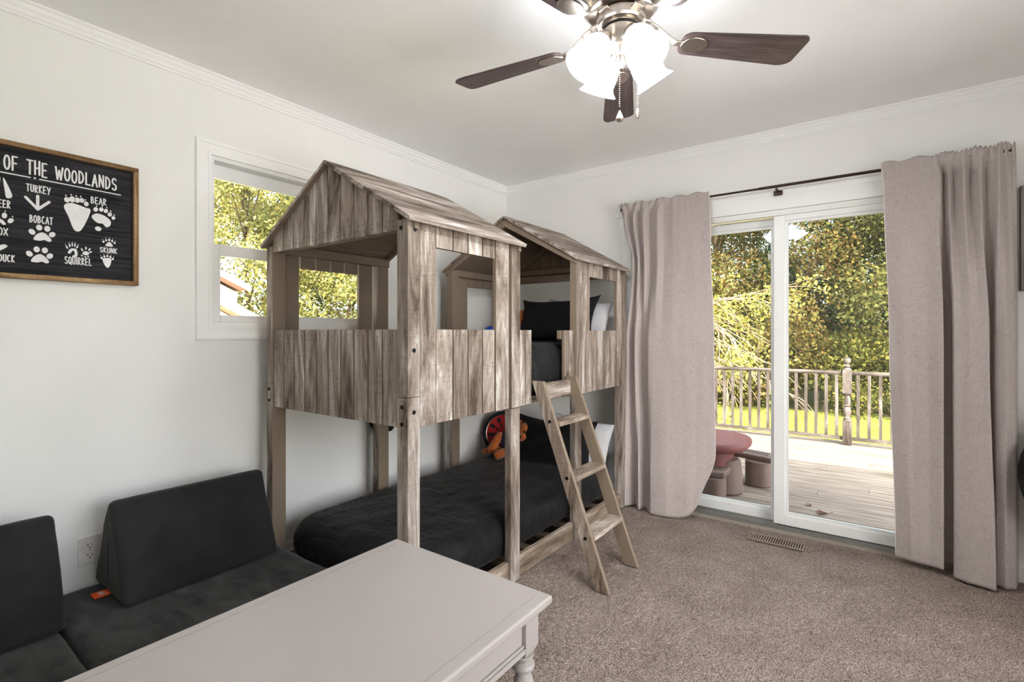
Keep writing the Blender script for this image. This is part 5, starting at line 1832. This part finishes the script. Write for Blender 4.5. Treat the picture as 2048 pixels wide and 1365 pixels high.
for k, (x, y, r_, lb) in enumerate(((-2.6, 10.6, 1.0, 'low yellowish shrub at the edge of the lawn, left'), (-0.6, 11.0, 1.1, 'low yellowish shrub at the edge of the lawn, behind the balusters'),
                              (1.3, 10.8, 1.0, 'low yellowish shrub left of the turned post'), (3.0, 10.9, 1.1, 'low yellowish shrub right of the turned post'), (4.9, 11.2, 1.1, 'low yellowish shrub at the far right of the lawn'))):
    t = thing('shrub', lb, 'shrub', (x, y, -0.7), 'shrubs along the lawn')
    cs = [(x + random.uniform(-r_, r_), y + random.uniform(-.5, .5), -0.5 + random.uniform(0, 1.5)) for _ in range(16)]
    V, Q = leaf_cloud(cs, [0.55] * 16, 9000, 0.075)
    o = mesh_np('foliage', V, Q, lf_sh); attach(o, t)
    b = MB()
    for c in cs[:7]: b.tube([(x + (c[0] - x) * .2, y, -0.8), c], [0.03, 0.008], 6)
    b.build('stems', m_bark, t, smooth=True)
# crab apple with bare drooping twigs near the deck
ca = thing('crabapple_tree', 'small tree with drooping bare twigs and sparse yellow leaves just beyond the railing', 'tree', (-1.5, 5.8, -0.7))
b = MB(); tp = branch_pts((-1.5, 5.8, -0.8), (0.12, 0, 1), 2.6, 6, 0, 0.08); b.tube(tp, [0.11 - i * 0.009 for i in range(7)], 10); b.build('trunk', m_bark, ca, smooth=True)
b = MB(); leafc = []
for k in range(16):
    a = random.uniform(-0.9, 0.9)
    p0 = tp[random.randint(4, 6)]
    L = random.uniform(1.7, 3.0)
    pts = branch_pts(p0, (math.cos(a), math.sin(a) - .15, random.uniform(0.1, 0.75)), L, 9, 0.09, 0.10)
    b.tube(pts, [0.030 * (1 - i / 10.5) for i in range(10)], 6)
    for q in range(2, 10):
        for s in range(2):
            dd = (pts[q] - pts[q - 1]).normalized() + Vector((random.uniform(-.8, .8), random.uniform(-.8, .8), random.uniform(-.6, .3)))
            tw = branch_pts(pts[q], dd, random.uniform(0.35, 0.8), 5, 0.10, 0.16)
            b.tube(tw, [0.009, 0.008, 0.006, 0.005, 0.004, 0.003], 5)
            if tw[-1].z > 1.35 or random.random() < 0.22:
                leafc.append(tuple(tw[-1])); leafc.append(tuple(tw[3]))
b.build('twigs', m_twig, ca, smooth=True)
V, Q = leaf_cloud(leafc, [0.16] * len(leafc), 6500, 0.055)
o = mesh_np('foliage', V, Q, lf_yel); attach(o, ca)
# trees beside the house, seen through the left window
lf_map = mat_leaves('maple_leaves', [srgb(106, 114, 58), srgb(154, 158, 96), srgb(186, 188, 132), srgb(124, 130, 70), srgb(174, 156, 92), srgb(84, 92, 48)], 0.45)
side = [(-11.0, 3.2, 8.0, 2.3, lf_map, 15000, 'bright yellow-green maple behind the neighbouring house, through the upper sash'),
        (-9.6, 5.2, 6.5, 2.0, lf_map, 14000, 'yellow-green maple seen through the plank window of the bunk house'),
        (-12.5, 7.2, 8.5, 2.6, lf_grn, 13000, 'green tree farther back beside the yellow-green maple'),
        (-15.5, 4.0, 9.0, 2.8, lf_yel, 12000, 'yellowish tree at the back, beyond the neighbouring roof'),
        (-16.5, 9.0, 9.0, 3.0, lf_drk, 12000, 'dark tree far behind the side maples')]
for (x, y, h, cr, lm__, nl, lb) in side:
    tree(x, y, -0.75, h, cr, lb, 'side_tree', lm__, int(nl * 2.2), 0.10, low=0.10, clumps=36, trunk_r=0.07, group='trees beside the neighbouring house')
